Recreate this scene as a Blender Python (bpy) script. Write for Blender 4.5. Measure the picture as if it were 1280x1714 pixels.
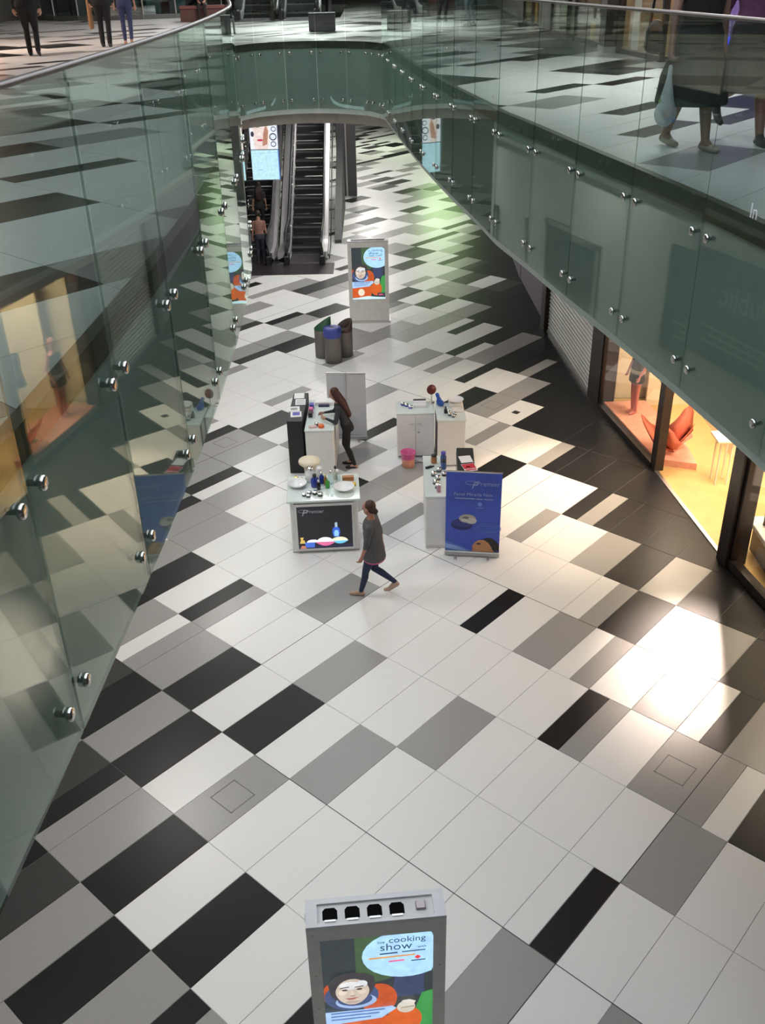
import bpy, bmesh, math, random, zlib
import numpy as np
from mathutils import Vector, Matrix
random.seed(7)
for o in list(bpy.data.objects): bpy.data.objects.remove(o)
SC = bpy.context.scene
COL = SC.collection
PI = math.pi

# light levels of the place and of the added fill
WORLD_STRENGTH, EXPOSURE, SCREEN = 2.3, 0.38, 0.82
SHOP_GAIN, ENTR, SOFF, GREENL, ULAMP, BRIDGE, GALL, BRL = 1.1, 2300, 1400, 130, 330, 175, 65, 380

# ------------------------------------------------------------------ camera
H = 8.1536                                    # eye height above the lower floor (m)
F_PX, PITCH, ROLL = 1599.73, 0.521403, -0.022196
cam_d = bpy.data.cameras.new('camera'); cam = bpy.data.objects.new('camera', cam_d); COL.objects.link(cam)
cam_d.sensor_fit = 'VERTICAL'; cam_d.sensor_height = 36.0; cam_d.lens = F_PX / 1714 * 36.0
cam_d.clip_start = 0.02; cam_d.clip_end = 400
FW = Vector((0, math.cos(PITCH), -math.sin(PITCH))); RT0 = Vector((1, 0, 0)); UP0 = RT0.cross(FW)
RT = RT0 * math.cos(ROLL) + UP0 * math.sin(ROLL); UP = UP0 * math.cos(ROLL) - RT0 * math.sin(ROLL)
cam.matrix_world = Matrix(((RT.x, UP.x, -FW.x, 0), (RT.y, UP.y, -FW.y, 0), (RT.z, UP.z, -FW.z, H), (0, 0, 0, 1)))
SC.camera = cam
def proj(x, y, z):
    d = Vector((x, y, z - H)); w = d.dot(FW)
    if w < 0.05: return None
    return 640 + F_PX * d.dot(RT) / w, 857 - F_PX * d.dot(UP) / w

# ------------------------------------------------------------------ world, large lights, exposure
world = bpy.data.worlds.new('sky'); SC.world = world; world.use_nodes = True
bg = world.node_tree.nodes['Background']; bg.inputs[0].default_value = (0.86, 0.93, 1.0, 1); bg.inputs[1].default_value = WORLD_STRENGTH
SC.view_settings.view_transform = 'Standard'; SC.view_settings.look = 'None'
SC.view_settings.exposure = EXPOSURE; SC.view_settings.gamma = 1.0; SC.view_settings.use_curve_mapping = False

portal = bpy.data.lights.new('skylight_portal', 'AREA'); po = bpy.data.objects.new('skylight_portal', portal); COL.objects.link(po)
portal.shape = 'RECTANGLE'; portal.size = 7.0; portal.size_y = 25.0; portal.cycles.is_portal = True; po.location = (-0.1, 12, 10.75)

def light(name, kind, loc, energy, color=(1, 1, 1), target=None, size=0.3, size_y=None, spot=60, blend=0.5):
    d = bpy.data.lights.new(name, kind); o = bpy.data.objects.new(name, d); COL.objects.link(o)
    d.energy = energy; d.color = color; o.location = loc
    if kind == 'AREA':
        d.size = size
        if size_y: d.shape = 'RECTANGLE'; d.size_y = size_y
    else: d.shadow_soft_size = size
    if kind == 'SPOT': d.spot_size = math.radians(spot); d.spot_blend = blend
    if target is not None:
        v = Vector(target) - Vector(loc); o.rotation_euler = v.to_track_quat('-Z', 'Y').to_euler()
    return o

# ------------------------------------------------------------------ materials
M = {}
def mat(name, col, rough=0.5, metal=0.0, spec=0.5, var=0.06, scale=8.0, emit=0.0, bump=0.0, coat=0.0):
    if name in M: return M[name]
    m = bpy.data.materials.new(name); m.use_nodes = True; nt = m.node_tree; b = nt.nodes['Principled BSDF']
    b.inputs['Roughness'].default_value = rough; b.inputs['Metallic'].default_value = metal
    b.inputs['Specular IOR Level'].default_value = spec
    if coat: b.inputs['Coat Weight'].default_value = coat; b.inputs['Coat Roughness'].default_value = 0.08
    tc = nt.nodes.new('ShaderNodeTexCoord'); n = nt.nodes.new('ShaderNodeTexNoise'); n.inputs['Scale'].default_value = scale
    n.inputs['Detail'].default_value = 4
    nt.links.new(tc.outputs['Object'], n.inputs['Vector'])
    r = nt.nodes.new('ShaderNodeValToRGB')
    lo = tuple(max(0, c * (1 - var)) for c in col[:3]) + (1,); hi = tuple(min(1, c * (1 + var)) for c in col[:3]) + (1,)
    r.color_ramp.elements[0].position = 0.3; r.color_ramp.elements[0].color = lo
    r.color_ramp.elements[1].position = 0.7; r.color_ramp.elements[1].color = hi
    nt.links.new(n.outputs['Fac'], r.inputs['Fac'])
    if not emit: nt.links.new(r.outputs['Color'], b.inputs['Base Color'])
    else: b.inputs['Base Color'].default_value = (*[c * .12 for c in col[:3]], 1)
    if emit:
        nt.links.new(r.outputs['Color'], b.inputs['Emission Color']); b.inputs['Emission Strength'].default_value = emit
    if bump:
        bp = nt.nodes.new('ShaderNodeBump'); bp.inputs['Strength'].default_value = bump; bp.inputs['Distance'].default_value = 0.01
        nt.links.new(n.outputs['Fac'], bp.inputs['Height']); nt.links.new(bp.outputs['Normal'], b.inputs['Normal'])
    M[name] = m; return m
def glass(name, tint, f0, power, rough=0.0, refl=(1, 1, 1)):
    if name in M: return M[name]
    m = bpy.data.materials.new(name); m.use_nodes = True; nt = m.node_tree; nt.nodes.clear()
    out = nt.nodes.new('ShaderNodeOutputMaterial'); mx = nt.nodes.new('ShaderNodeMixShader')
    tr = nt.nodes.new('ShaderNodeBsdfTransparent'); gl = nt.nodes.new('ShaderNodeBsdfGlossy'); gl.inputs['Roughness'].default_value = rough
    gl.inputs['Color'].default_value = (*refl, 1)
    tc = nt.nodes.new('ShaderNodeTexCoord'); n = nt.nodes.new('ShaderNodeTexNoise'); n.inputs['Scale'].default_value = 0.8
    rp = nt.nodes.new('ShaderNodeValToRGB'); rp.color_ramp.elements[0].color = (*[c * 0.97 for c in tint], 1); rp.color_ramp.elements[1].color = (*tint, 1)
    nt.links.new(tc.outputs['Object'], n.inputs['Vector']); nt.links.new(n.outputs['Fac'], rp.inputs['Fac']); nt.links.new(rp.outputs['Color'], tr.inputs['Color'])
    lw = nt.nodes.new('ShaderNodeLayerWeight'); lw.inputs['Blend'].default_value = 0.5
    p = nt.nodes.new('ShaderNodeMath'); p.operation = 'POWER'; p.inputs[1].default_value = power
    k = nt.nodes.new('ShaderNodeMath'); k.operation = 'MULTIPLY_ADD'; k.inputs[1].default_value = 1 - f0; k.inputs[2].default_value = f0
    nt.links.new(lw.outputs['Facing'], p.inputs[0]); nt.links.new(p.outputs[0], k.inputs[0]); nt.links.new(k.outputs[0], mx.inputs['Fac'])
    nt.links.new(tr.outputs[0], mx.inputs[1]); nt.links.new(gl.outputs[0], mx.inputs[2]); nt.links.new(mx.outputs[0], out.inputs['Surface'])
    M[name] = m; return m
def floor_mat(name, col, rough, spec, var=0.05):
    return mat(name, col, rough=rough, spec=spec, var=var, scale=60.0)

# ------------------------------------------------------------------ mesh builder
class MB:
    def __init__(s): s.v = []; s.f = []; s.m = []; s.s = []
    def add(s, vs, fs, m=0, smooth=False):
        k = len(s.v); s.v += [tuple(v) for v in vs]
        for f in fs: s.f.append(tuple(i + k for i in f)); s.m.append(m); s.s.append(smooth)
        return s
    def box(s, x0, x1, y0, y1, z0, z1, m=0):
        return s.add([(x0, y0, z0), (x1, y0, z0), (x1, y1, z0), (x0, y1, z0), (x0, y0, z1), (x1, y0, z1), (x1, y1, z1), (x0, y1, z1)],
                     [(3, 2, 1, 0), (4, 5, 6, 7), (0, 1, 5, 4), (1, 2, 6, 5), (2, 3, 7, 6), (3, 0, 4, 7)], m)
    def bbox(s, x0, x1, y0, y1, z0, z1, b=0.01, m=0):     # box with chamfered vertical and top edges
        pts = [(x0 + b, y0), (x1 - b, y0), (x1, y0 + b), (x1, y1 - b), (x1 - b, y1), (x0 + b, y1), (x0, y1 - b), (x0, y0 + b)]
        cx, cy = (x0 + x1) / 2, (y0 + y1) / 2
        top = [(px + (b if px < cx else -b), py + (b if py < cy else -b), z1) for px, py in pts]
        vs = [(px, py, z0) for px, py in pts] + [(px, py, z1 - b) for px, py in pts] + top
        n = 8; fs = [tuple(range(n - 1, -1, -1)), tuple(range(2 * n, 3 * n))]
        for r in range(2):
            for i in range(n): j = (i + 1) % n; fs.append((r * n + i, r * n + j, (r + 1) * n + j, (r + 1) * n + i))
        return s.add(vs, fs, m)
    def rings(s, rings, m=0, smooth=True, caps=True, closed=True):
        n = len(rings[0]); vs = [p for r in rings for p in r]; fs = []
        for a in range(len(rings) - 1):
            for i in range(n if closed else n - 1):
                j = (i + 1) % n; fs.append((a * n + i, a * n + j, (a + 1) * n + j, (a + 1) * n + i))
        s.add(vs, fs, m, smooth)
        if caps:
            s.add(rings[0], [tuple(range(n - 1, -1, -1))], m); s.add(rings[-1], [tuple(range(n))], m)
        return s
    def lathe(s, prof, n=20, c=(0, 0, 0), m=0, smooth=True, sx=1, sy=1):
        rs = [[(c[0] + r * sx * math.cos(2 * PI * i / n), c[1] + r * sy * math.sin(2 * PI * i / n), c[2] + z) for i in range(n)] for r, z in prof]
        return s.rings(rs, m, smooth)
    def tube(s, path, r, n=10, m=0, smooth=True, caps=True):
        P = [Vector(p) for p in path]; rs = []; up = Vector((0, 0, 1))
        for i, p in enumerate(P):
            t = (P[min(i + 1, len(P) - 1)] - P[max(i - 1, 0)]).normalized()
            a = t.cross(up)
            if a.length < 0.05: a = t.cross(Vector((0, 1, 0)))
            a.normalize(); b = a.cross(t); rr = r[i] if isinstance(r, (list, tuple)) else r
            rs.append([tuple(p + a * rr * math.cos(2 * PI * k / n) + b * rr * math.sin(2 * PI * k / n)) for k in range(n)])
        return s.rings(rs, m, smooth, caps)
    def sphere(s, c, r, n=14, m=0):
        if not isinstance(r, (tuple, list)): r = (r, r, r)
        rs = []
        for a in range(1, n // 2):
            t = PI * a / (n // 2); rs.append([(c[0] + r[0] * math.sin(t) * math.cos(2 * PI * i / n), c[1] + r[1] * math.sin(t) * math.sin(2 * PI * i / n), c[2] - r[2] * math.cos(t)) for i in range(n)])
        s.rings(rs, m, True, False); k = len(rs) - 1
        s.add(rs[0] + [(c[0], c[1], c[2] - r[2])], [((i + 1) % n, i, n) for i in range(n)], m, True)
        return s.add(rs[k] + [(c[0], c[1], c[2] + r[2])], [(i, (i + 1) % n, n) for i in range(n)], m, True)
    def prism(s, pts, z0, z1, m=0, smooth=False):         # vertical extrusion of a ccw polygon
        n = len(pts); vs = [(x, y, z0) for x, y in pts] + [(x, y, z1) for x, y in pts]
        fs = [tuple(range(n - 1, -1, -1)), tuple(range(n, 2 * n))] + [(i, (i + 1) % n, n + (i + 1) % n, n + i) for i in range(n)]
        return s.add(vs, fs, m, smooth)
    def flat(s, pts, y0, th=0.002, m=0):                  # polygon in the xz plane facing -y, with thickness
        n = len(pts); vs = [(x, y0 - th, z) for x, z in pts] + [(x, y0, z) for x, z in pts]
        fs = [tuple(range(n)), tuple(range(2 * n - 1, n - 1, -1))] + [((i + 1) % n, i, n + i, n + (i + 1) % n) for i in range(n)]
        return s.add(vs, fs, m)
    def yzprism(s, pts, x0, x1, m=0):
        n = len(pts); vs = [(x0, y, z) for y, z in pts] + [(x1, y, z) for y, z in pts]
        fs = [tuple(range(n - 1, -1, -1)), tuple(range(n, 2 * n))] + [(i, (i + 1) % n, n + (i + 1) % n, n + i) for i in range(n)]
        return s.add(vs, fs, m)
    def seg(s, a, b, z0, z1, t0, t1, m=0):                # wall piece along a-b, from t0 to t1 to the left of the direction
        d = Vector((b[0] - a[0], b[1] - a[1])).normalized(); n = Vector((-d.y, d.x))
        q = [(a[0] + n.x * t0, a[1] + n.y * t0), (b[0] + n.x * t0, b[1] + n.y * t0), (b[0] + n.x * t1, b[1] + n.y * t1), (a[0] + n.x * t1, a[1] + n.y * t1)]
        return s.prism(q, z0, z1, m)
    def mesh(s, name, mats):
        me = bpy.data.meshes.new(name); me.from_pydata(s.v, [], s.f)
        for m in (mats if isinstance(mats, (list, tuple)) else [mats]): me.materials.append(m)
        me.polygons.foreach_set('material_index', s.m); me.polygons.foreach_set('use_smooth', s.s)
        bm = bmesh.new(); bm.from_mesh(me); bmesh.ops.recalc_face_normals(bm, faces=bm.faces); bm.to_mesh(me); bm.free(); me.update()
        return me
    def build(s, name, mats, parent=None, loc=(0, 0, 0), rz=0.0):
        return link(name, s.mesh(name, mats), parent, loc, rz)
def link(name, me, parent=None, loc=(0, 0, 0), rz=0.0, rot=None):
    o = bpy.data.objects.new(name, me); COL.objects.link(o); o.location = loc; o.rotation_euler = rot if rot else (0, 0, rz)
    if parent: o.parent = parent
    return o
def tag(o, label=None, cat=None, group=None, kind=None):
    if label: o['label'] = label
    if cat: o['category'] = cat
    if group: o['group'] = group
    if kind: o['kind'] = kind
    return o
def thing(name, label, cat, loc=(0, 0, 0), rz=0.0, group=None, kind=None):
    o = bpy.data.objects.new(name, None); o.empty_display_size = 0.1; COL.objects.link(o); o.location = loc; o.rotation_euler = (0, 0, rz)
    return tag(o, label, cat, group, kind)
def struct(name, mb, mats, parent=None, label=None):
    o = mb.build(name, mats, parent)
    if not parent: o['kind'] = 'structure'
    if label: o['label'] = label
    return o
def circle(cx, cz, rx, rz=None, n=28, a0=0, a1=2 * PI):
    rz = rz or rx
    return [(cx + rx * math.cos(a0 + (a1 - a0) * i / n), cz + rz * math.sin(a0 + (a1 - a0) * i / n)) for i in range(n)]
def text(name, body, size, m, parent, loc, rot=(PI / 2, 0, 0), depth=0.001, align='LEFT', shear=0.0):
    c = bpy.data.curves.new('t', 'FONT'); c.body = body; c.size = size; c.extrude = depth; c.align_x = align; c.shear = shear; c.resolution_u = 3
    o = bpy.data.objects.new('t', c); COL.objects.link(o); dg = bpy.context.evaluated_depsgraph_get()
    me = bpy.data.meshes.new_from_object(o.evaluated_get(dg)); bpy.data.objects.remove(o); bpy.data.curves.remove(c)
    me.materials.clear(); me.materials.append(m)
    return link(name, me, parent, loc, rot=rot)

# shared colours
WHITE_T = floor_mat('tile_white', (0.76, 0.762, 0.758), 0.32, 0.35, 0.03)
GREY_T = floor_mat('tile_grey', (0.315, 0.312, 0.308), 0.30, 0.35, 0.05)
DARK_T = floor_mat('tile_charcoal', (0.048, 0.048, 0.048), 0.36, 0.22, 0.08)
BLACK_T = floor_mat('tile_black', (0.013, 0.013, 0.0145), 0.36, 0.20, 0.08)
GROUT = mat('grout', (0.40, 0.40, 0.39), 0.9, var=0.1, scale=30)
PANE = glass('balustrade_glass', (0.74, 0.795, 0.77), 0.035, 4.9, refl=(.93, 1.0, .96))
SHOPGLASS = glass('shop_glass', (0.96, 0.97, 0.96), 0.03, 5)
STEEL = mat('brushed_steel', (0.62, 0.61, 0.60), 0.32, metal=1.0, var=0.05, scale=40)
CHROME = mat('chrome', (0.62, 0.60, 0.58), 0.16, metal=1.0, var=0.02)
RAILM = mat('rail_metal', (0.15, 0.13, 0.12), 0.4, metal=0.6, var=0.05)
SLABEDGE = mat('edge_trim', (0.10, 0.10, 0.075), 0.5, var=0.15)
FASCIA = mat('fascia_paint', (0.62, 0.675, 0.65), 0.7, var=0.03)
BULK = mat('bulkhead_paint', (0.46, 0.43, 0.39), 0.8, var=0.03)
PLASTER = mat('plaster_white', (0.72, 0.71, 0.69), 0.8, var=0.03)
POSTM = mat('post_dark', (0.030, 0.022, 0.019), 0.35, spec=0.35, var=0.15)
BLACK = mat('black_matt', (0.014, 0.014, 0.015), 0.5)
BLACKGL = mat('black_gloss', (0.012, 0.012, 0.013), 0.15, spec=0.6)
WHITEL = mat('white_laminate', (0.74, 0.74, 0.73), 0.4, var=0.02)
TOPGL = mat('counter_glass_top', (0.68, 0.76, 0.74), 0.08, spec=0.6, var=0.02)
GREYAL = mat('totem_grey', (0.40, 0.40, 0.40), 0.42, metal=0.1, var=0.04)
TOTEML = mat('totem_light', (0.55, 0.55, 0.57), 0.4, metal=0.3, var=0.04)

# ------------------------------------------------------------------ plan of the void and levels
ZU, ZR, ZB, ZS = 6.675, 7.80, 5.30, 4.93       # upper floor, glass top, glass bottom, soffit
LEFTP = [(-1.42, 0.1), (-1.38, 2.25), (-1.32, 3.13), (-1.27, 4.35), (-1.235, 5.55), (-1.225, 6.97), (-1.26, 8.4), (-1.32, 9.64), (-1.39, 10.6), (-1.5, 11.5),
         (-1.63, 12.41), (-1.93, 14.5), (-2.66, 19.9), (-2.92, 22.5)]
FARP = [(-2.92, 22.5), (-2.55, 23.15), (-2.16, 23.4), (-1.37, 23.58), (-0.56, 23.28), (-0.1, 22.9), (0.2, 22.3)]
RIGHTP = [(0.2, 22.3), (0.36, 20.5), (0.69, 17.03), (1.04, 14.11), (1.29, 12.33), (1.38, 11.56), (1.60, 10.45), (1.83, 9.17), (2.06, 8.0), (2.285, 6.77), (2.48, 5.55),
          (2.62, 4.4), (2.74, 3.2), (2.85, 2.0), (2.95, 0.1)]
def dense(P, step=0.1):
    P = np.array(P, float); out = []
    for i in range(len(P) - 1):
        p0 = P[max(i - 1, 0)]; p1 = P[i]; p2 = P[i + 1]; p3 = P[min(i + 2, len(P) - 1)]
        n = max(2, int(np.linalg.norm(p2 - p1) / step))
        for k in range(n):
            t = k / n; out.append(0.5 * ((2 * p1) + (p2 - p0) * t + (2 * p0 - 5 * p1 + 4 * p2 - p3) * t * t + (3 * p1 - p0 - 3 * p2 + p3) * t ** 3))
    out.append(P[-1]); return np.array(out)
def offset(D, d):            # to the left of the walking direction (away from the void for the order left, far, right)
    T = np.gradient(D, axis=0); T /= np.linalg.norm(T, axis=1)[:, None]
    return D + np.stack([-T[:, 1], T[:, 0]], 1) * d
DL, DF, DR = dense(LEFTP), dense(FARP), dense(RIGHTP)
RIM = np.concatenate([DL, DF[1:], DR[1:]])
def thin(A, k=3): return np.concatenate([A[:-1:k], A[-1:]])
EDGE = offset(RIM, 0.06)     # slab edge
EDGE_S = thin(EDGE)

# right-hand shop line of the lower level (x as a function of y)
WY = [-4, 9, 11.26, 12.4, 15.56, 18.8, 23.6, 27.8, 40, 62]; WX = [6.6, 5.85, 5.5, 5.31, 5.0, 4.52, 4.27, 4.2, 4.6, 5.6]
def xw(y): return float(np.interp(y, WY, WX))

# ------------------------------------------------------------------ tile grid
GO = np.array([-1.58708, 8.45336]); YAW = -0.736332
EU = np.array([math.cos(YAW), math.sin(YAW)]); EV = np.array([-math.sin(YAW), math.cos(YAW)])
ROWS = {   # row: (first cell, tokens) read along the row; two letters = a tile split into two halves
 -3: (-3, 'D K D G K G KG W W W W W'),
 -2: (-4, 'G D KG G K W K W WK W W W G W W'),
 -1: (-5, 'D K G K W G W W W W W G W G W W'),
 0: (-8, 'G K G WG G K W K W G W W W W WK W W W W'),
 1: (-8, 'G K W KG W W W G W W G W W W W G W W K'),
 2: (-10, 'GK G G W W W W G W W W W W W KG W G GW K K'),
 3: (-12, 'G G KW G W W W W W W W W WK W G WG W G WK G'),
 4: (-14, 'G WK G G W W W WK G W GW W W W W W WG K W G K K'),
 5: (-17, 'G W W W W D W G W G W G W W W W GW W G K G K K'),
 6: (-18, 'K WG W W W GW W W W WK W W W W K W W WK GK K K K K'),
 7: (-19, 'W G DW W W W W W G W W W W WG W W GK K K K K K'),
 8: (-22, 'W G DW W G K W W GW W W W W W K G W K K K K'),
 9: (-23, 'W G W WK G W W G G W W G WG W KW W G K K K K'),
 10: (-26, 'W WK W GW W W W K W W W G G W W KW G K KG K K K'),
 11: (-27, 'W G W W G D G W W K DG W W G WK W K G K K K K'),
 12: (-28, 'W K W W W W D G W W K W D W G K K K K K K'),
 13: (-27, 'W K G W KW W G W WG W G G K K K K K'),
 14: (-27, 'W W W G W W K W W G D W D K K K K'),
 15: (-28, 'W G W W G GK D W WK G DK K K K K'),
 16: (-30, 'W G WG W G W W KW W G K K K K'),
 17: (-32, 'W G W K W W G G W KW G K K K K'),
 18: (-34, 'W W G KW W W G G W W KW G K K'),
 19: (-35, 'W K W W W W K W G G W K K'),
}
PAT = {}
for v, (u0, s) in ROWS.items():
    for i, tk in enumerate(s.split()): PAT[(u0 + i, v)] = tk
rr = random.Random(3)
def token(u, v):
    if (u, v) in PAT: return PAT[(u, v)]
    c = GO + EU * 0.6 * (u + .5) + EV * 1.2 * (v + .5)
    h = random.Random(u * 7919 + v * 104729 + 11).random()
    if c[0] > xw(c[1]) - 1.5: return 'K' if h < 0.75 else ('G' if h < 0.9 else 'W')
    for t, p in (('W', .50), ('G', .66), ('K', .75), ('D', .80), ('WK', .86), ('KW', .91), ('WG', .96), ('GW', 1.1)):
        if h < p: return t
UPAT = {(3, 3): 'WK', (5, 2): 'G', (-1, 5): 'KW', (-1, 6): 'WK', (0, 4): 'G', (2, 4): 'KW', (-3, 7): 'D', (-6, 7): 'KW', (-9, 8): 'K', (-6, 8): 'K', (4, 4): 'KW',
        (-4, -1): 'K', (-8, 1): 'K', (-5, 1): 'KW', (-11, 3): 'WK', (-4, 0): 'G', (0, -2): 'K', (-6, 0): 'D', (-2, -1): 'WK', (3, -3): 'K', (3, -2): 'G', (5, 4): 'G'}
for u, v in ((4, 3), (4, 2), (3, 2), (6, 2), (5, 3), (6, 3), (3, 4), (1, 4), (1, 5), (0, 5), (2, 5), (-2, 5), (-2, 6), (-3, 5), (-3, 6), (-4, 6), (-4, 7), (-5, 7), (1, 3), (2, 3), (0, 6), (-5, 8),
             (-1, 4), (4, 1), (5, 1), (6, 1), (-1, -1), (-3, -1), (-1, -2), (-2, -2), (1, -2), (2, -2), (-1, 0), (-2, 0), (-3, 0), (-5, 0), (-1, -3), (0, -3), (1, -3), (2, -3), (-5, -1), (-6, -1), (-6, 1), (-7, 1), (-4, 1), (-3, 1)):
    UPAT.setdefault((u, v), 'W')
def utoken(u, v):
    if (u, v) in UPAT: return UPAT[(u, v)]
    c = GO + EU * 0.6 * (u + .37) + EV * 1.2 * (v + .5)
    h = random.Random(u * 6007 + v * 90001 + 5).random()
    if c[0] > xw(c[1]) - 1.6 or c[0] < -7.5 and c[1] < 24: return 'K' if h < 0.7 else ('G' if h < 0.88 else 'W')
    for t, p in (('W', .60), ('G', .72), ('K', .78), ('D', .82), ('WK', .88), ('KW', .93), ('WG', .96), ('GW', 1.1)):
        if h < p: return t
TM = {'W': WHITE_T, 'G': GREY_T, 'D': DARK_T, 'K': BLACK_T}; TI = {'W': 0, 'G': 1, 'D': 2, 'K': 3}
GAP = 0.0028
tile_me = {}
def tile_mesh(w, c):
    if (w, c) not in tile_me:
        a, b, e = w / 2 - GAP, 0.6 - GAP, 0.002
        m = MB(); m.add([(-a, -b, -0.008), (a, -b, -0.008), (a, b, -0.008), (-a, b, -0.008), (-a, -b, -e), (a, -b, -e), (a, b, -e), (-a, b, -e),
                         (-a + e, -b + e, 0), (a - e, -b + e, 0), (a - e, b - e, 0), (-a + e, b - e, 0)],
                        [(0, 1, 5, 4), (1, 2, 6, 5), (2, 3, 7, 6), (3, 0, 4, 7), (4, 5, 9, 8), (5, 6, 10, 9), (6, 7, 11, 10), (7, 4, 8, 11), (8, 9, 10, 11)])
        tile_me[(w, c)] = m.mesh('tile', TM[c])
    return tile_me[(w, c)]
def pieces(uo, tokfn, keep):
    out = []
    for v in range(-9, 50):
        for u in range(-75, 45):
            c = GO + EU * 0.6 * (u + .5 + uo) + EV * 1.2 * (v + .5)
            if not keep(c): continue
            tk = tokfn(u, v)
            if len(tk) == 1: out.append((c, 0.6, tk))
            else:
                out.append((c - EU * 0.15, 0.3, tk[0])); out.append((c + EU * 0.15, 0.3, tk[1]))
    return out
def quad(c, w, L=1.2): return [c - EU * w / 2 - EV * L / 2, c + EU * w / 2 - EV * L / 2, c + EU * w / 2 + EV * L / 2, c - EU * w / 2 + EV * L / 2]
def parea(c, w, z):
    q = [proj(p[0], p[1], z) for p in quad(c, w)]
    if any(p is None for p in q): return 0
    cx = sum(p[0] for p in q) / 4; cy = sum(p[1] for p in q) / 4
    if not (-40 < cx < 1320 and -20 < cy < 1754): return 0
    return abs(sum(q[i][0] * q[(i + 1) % 4][1] - q[(i + 1) % 4][0] * q[i][1] for i in range(4))) / 2
def lay_tiles(parent, P, z, vis, nmax, clip=None, stuffname='distant_tiles'):
    sc = sorted([(parea(c, w, z) if vis(c) else 0, i) for i, (c, w, t) in enumerate(P)], reverse=True)
    single = {i for a, i in sc[:nmax] if a > 40}
    rest = MB()
    for i, (c, w, t) in enumerate(P):
        pts = None
        if clip: pts = clip(c, w)
        if pts is not None and len(pts) < 3: continue
        if i in single:
            if pts is None: o = link('floor_tile', tile_mesh(w, t), parent, (c[0], c[1], z), YAW)
            else:
                m = MB(); m.prism([(p[0] - c[0], p[1] - c[1]) for p in pts], -0.008, 0); o = m.build('floor_tile', TM[t], parent, (c[0], c[1], z))
        else:
            if pts is None: pts = quad(c, w - 2 * GAP, 1.2 - 2 * GAP)
            rest.prism([(p[0], p[1]) for p in pts], z - 0.008, z, TI[t])
    o = rest.build(stuffname, [WHITE_T, GREY_T, DARK_T, BLACK_T], parent); o['kind'] = 'stuff'

# ------------------------------------------------------------------ lower floor
floor = struct('floor', MB().box(-14, 14, -6, 64, -0.3, -0.006), GROUT, label='lower mall floor of white, grey and black tiles')
LBX = [-4.2, -3.94, -3.77, -3.6, -3.5, -3.8, -4.4, -7.9]; LBY = [4, 6.4, 8.9, 12.4, 19.9, 27.5, 33, 58]
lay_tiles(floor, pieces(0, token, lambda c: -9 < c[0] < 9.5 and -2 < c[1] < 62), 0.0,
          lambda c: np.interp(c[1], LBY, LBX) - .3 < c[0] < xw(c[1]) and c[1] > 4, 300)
for (u, v, sz) in ((0, -1, .36), (6, 2, .36), (-12, 4, .36), (-7, 8, .36), (-17, 13, .36)):
    c = GO + EU * 0.6 * (u + .5) + EV * 1.2 * (v + .5); a = sz / 2
    m = MB()
    for (x0, x1, y0, y1) in ((-a, a, -a, -a + .012), (-a, a, a - .012, a), (-a, -a + .012, -a, a), (a - .012, a, -a, a)): m.box(x0, x1, y0, y1, -0.002, 0.0015)
    m.build('access_cover_frame', mat('cover_frame', (0.16, 0.155, 0.15), 0.6), floor, (c[0], c[1], 0), YAW)
c = GO + EU * 0.6 * (-6 + .5) + EV * 1.2 * (8 + .5)
m = MB().box(-.07, .07, -.07, .07, -0.002, 0.003)
for k in range(4): m.box(-.06, .06, -.06 + k * .034, -.045 + k * .034, 0.003, 0.006)
m.build('floor_drain', mat('drain_metal', (0.05, 0.05, 0.05), 0.4, metal=0.6), floor, (c[0], c[1], 0), YAW)

JT = mat('movement_joint', (0.05, 0.05, 0.05), .8)
def joint(c, along_u, L): MB().box(-L / 2 if along_u else -.005, L / 2 if along_u else .005, -.005 if along_u else -L / 2, .005 if along_u else L / 2, -.002, .0008).build('movement_joint', JT, floor, (c[0], c[1], 0), YAW)
for v in (0, 4, 8, 12):
    for u in range(-30, 10, 9):
        c = GO + EU * 0.6 * (u + 4 - .5 + 3) + EV * 1.2 * v
        if -6 < c[0] < 6: joint(c, True, 5.4)
for u in (7, -2, -11, -20):
    for v in range(-4, 16, 4):
        c = GO + EU * 0.6 * u + EV * 1.2 * (v + 2)
        if -6 < c[0] < 5: joint(c, False, 4.8)

# ------------------------------------------------------------------ upper floor slab, soffit, fascia
E2 = [(float(x), float(y)) for x, y in EDGE_S]
mb = MB()
cpoly = E2 + [(14, 0.1), (14, 34), (-14, 34), (-14, 0.1)]
cpoly = cpoly[::-1]
mb.prism(cpoly, ZU - 0.30, ZU - 0.006); mb.box(-14, 14, -5, 0.1, ZU - 0.30, ZU - 0.006)
mb.box(-14, -4.9, 34, 62, ZU - 0.30, ZU - 0.006); mb.box(-1.0, 14, 34, 62, ZU - 0.30, ZU - 0.006); mb.box(-4.9, -1.0, 45.5, 62, ZU - 0.30, ZU - 0.006)
floor_up = struct('floor_upper', mb, GROUT, label='upper gallery floor around the open void')
EA = np.array(E2)
def in_void(p):
    x, y = p
    if y < 0.1 or y > 23.7: return False
    inside = False; n = len(EA)
    for i in range(n):
        a, b = EA[i], EA[(i + 1) % n]
        if (a[1] > y) != (b[1] > y) and x < (b[0] - a[0]) * (y - a[1]) / (b[1] - a[1]) + a[0]: inside = not inside
    return inside
TE = np.gradient(EA, axis=0); TE /= np.linalg.norm(TE, axis=1)[:, None]; NE = np.stack([-TE[:, 1], TE[:, 0]], 1)
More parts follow.
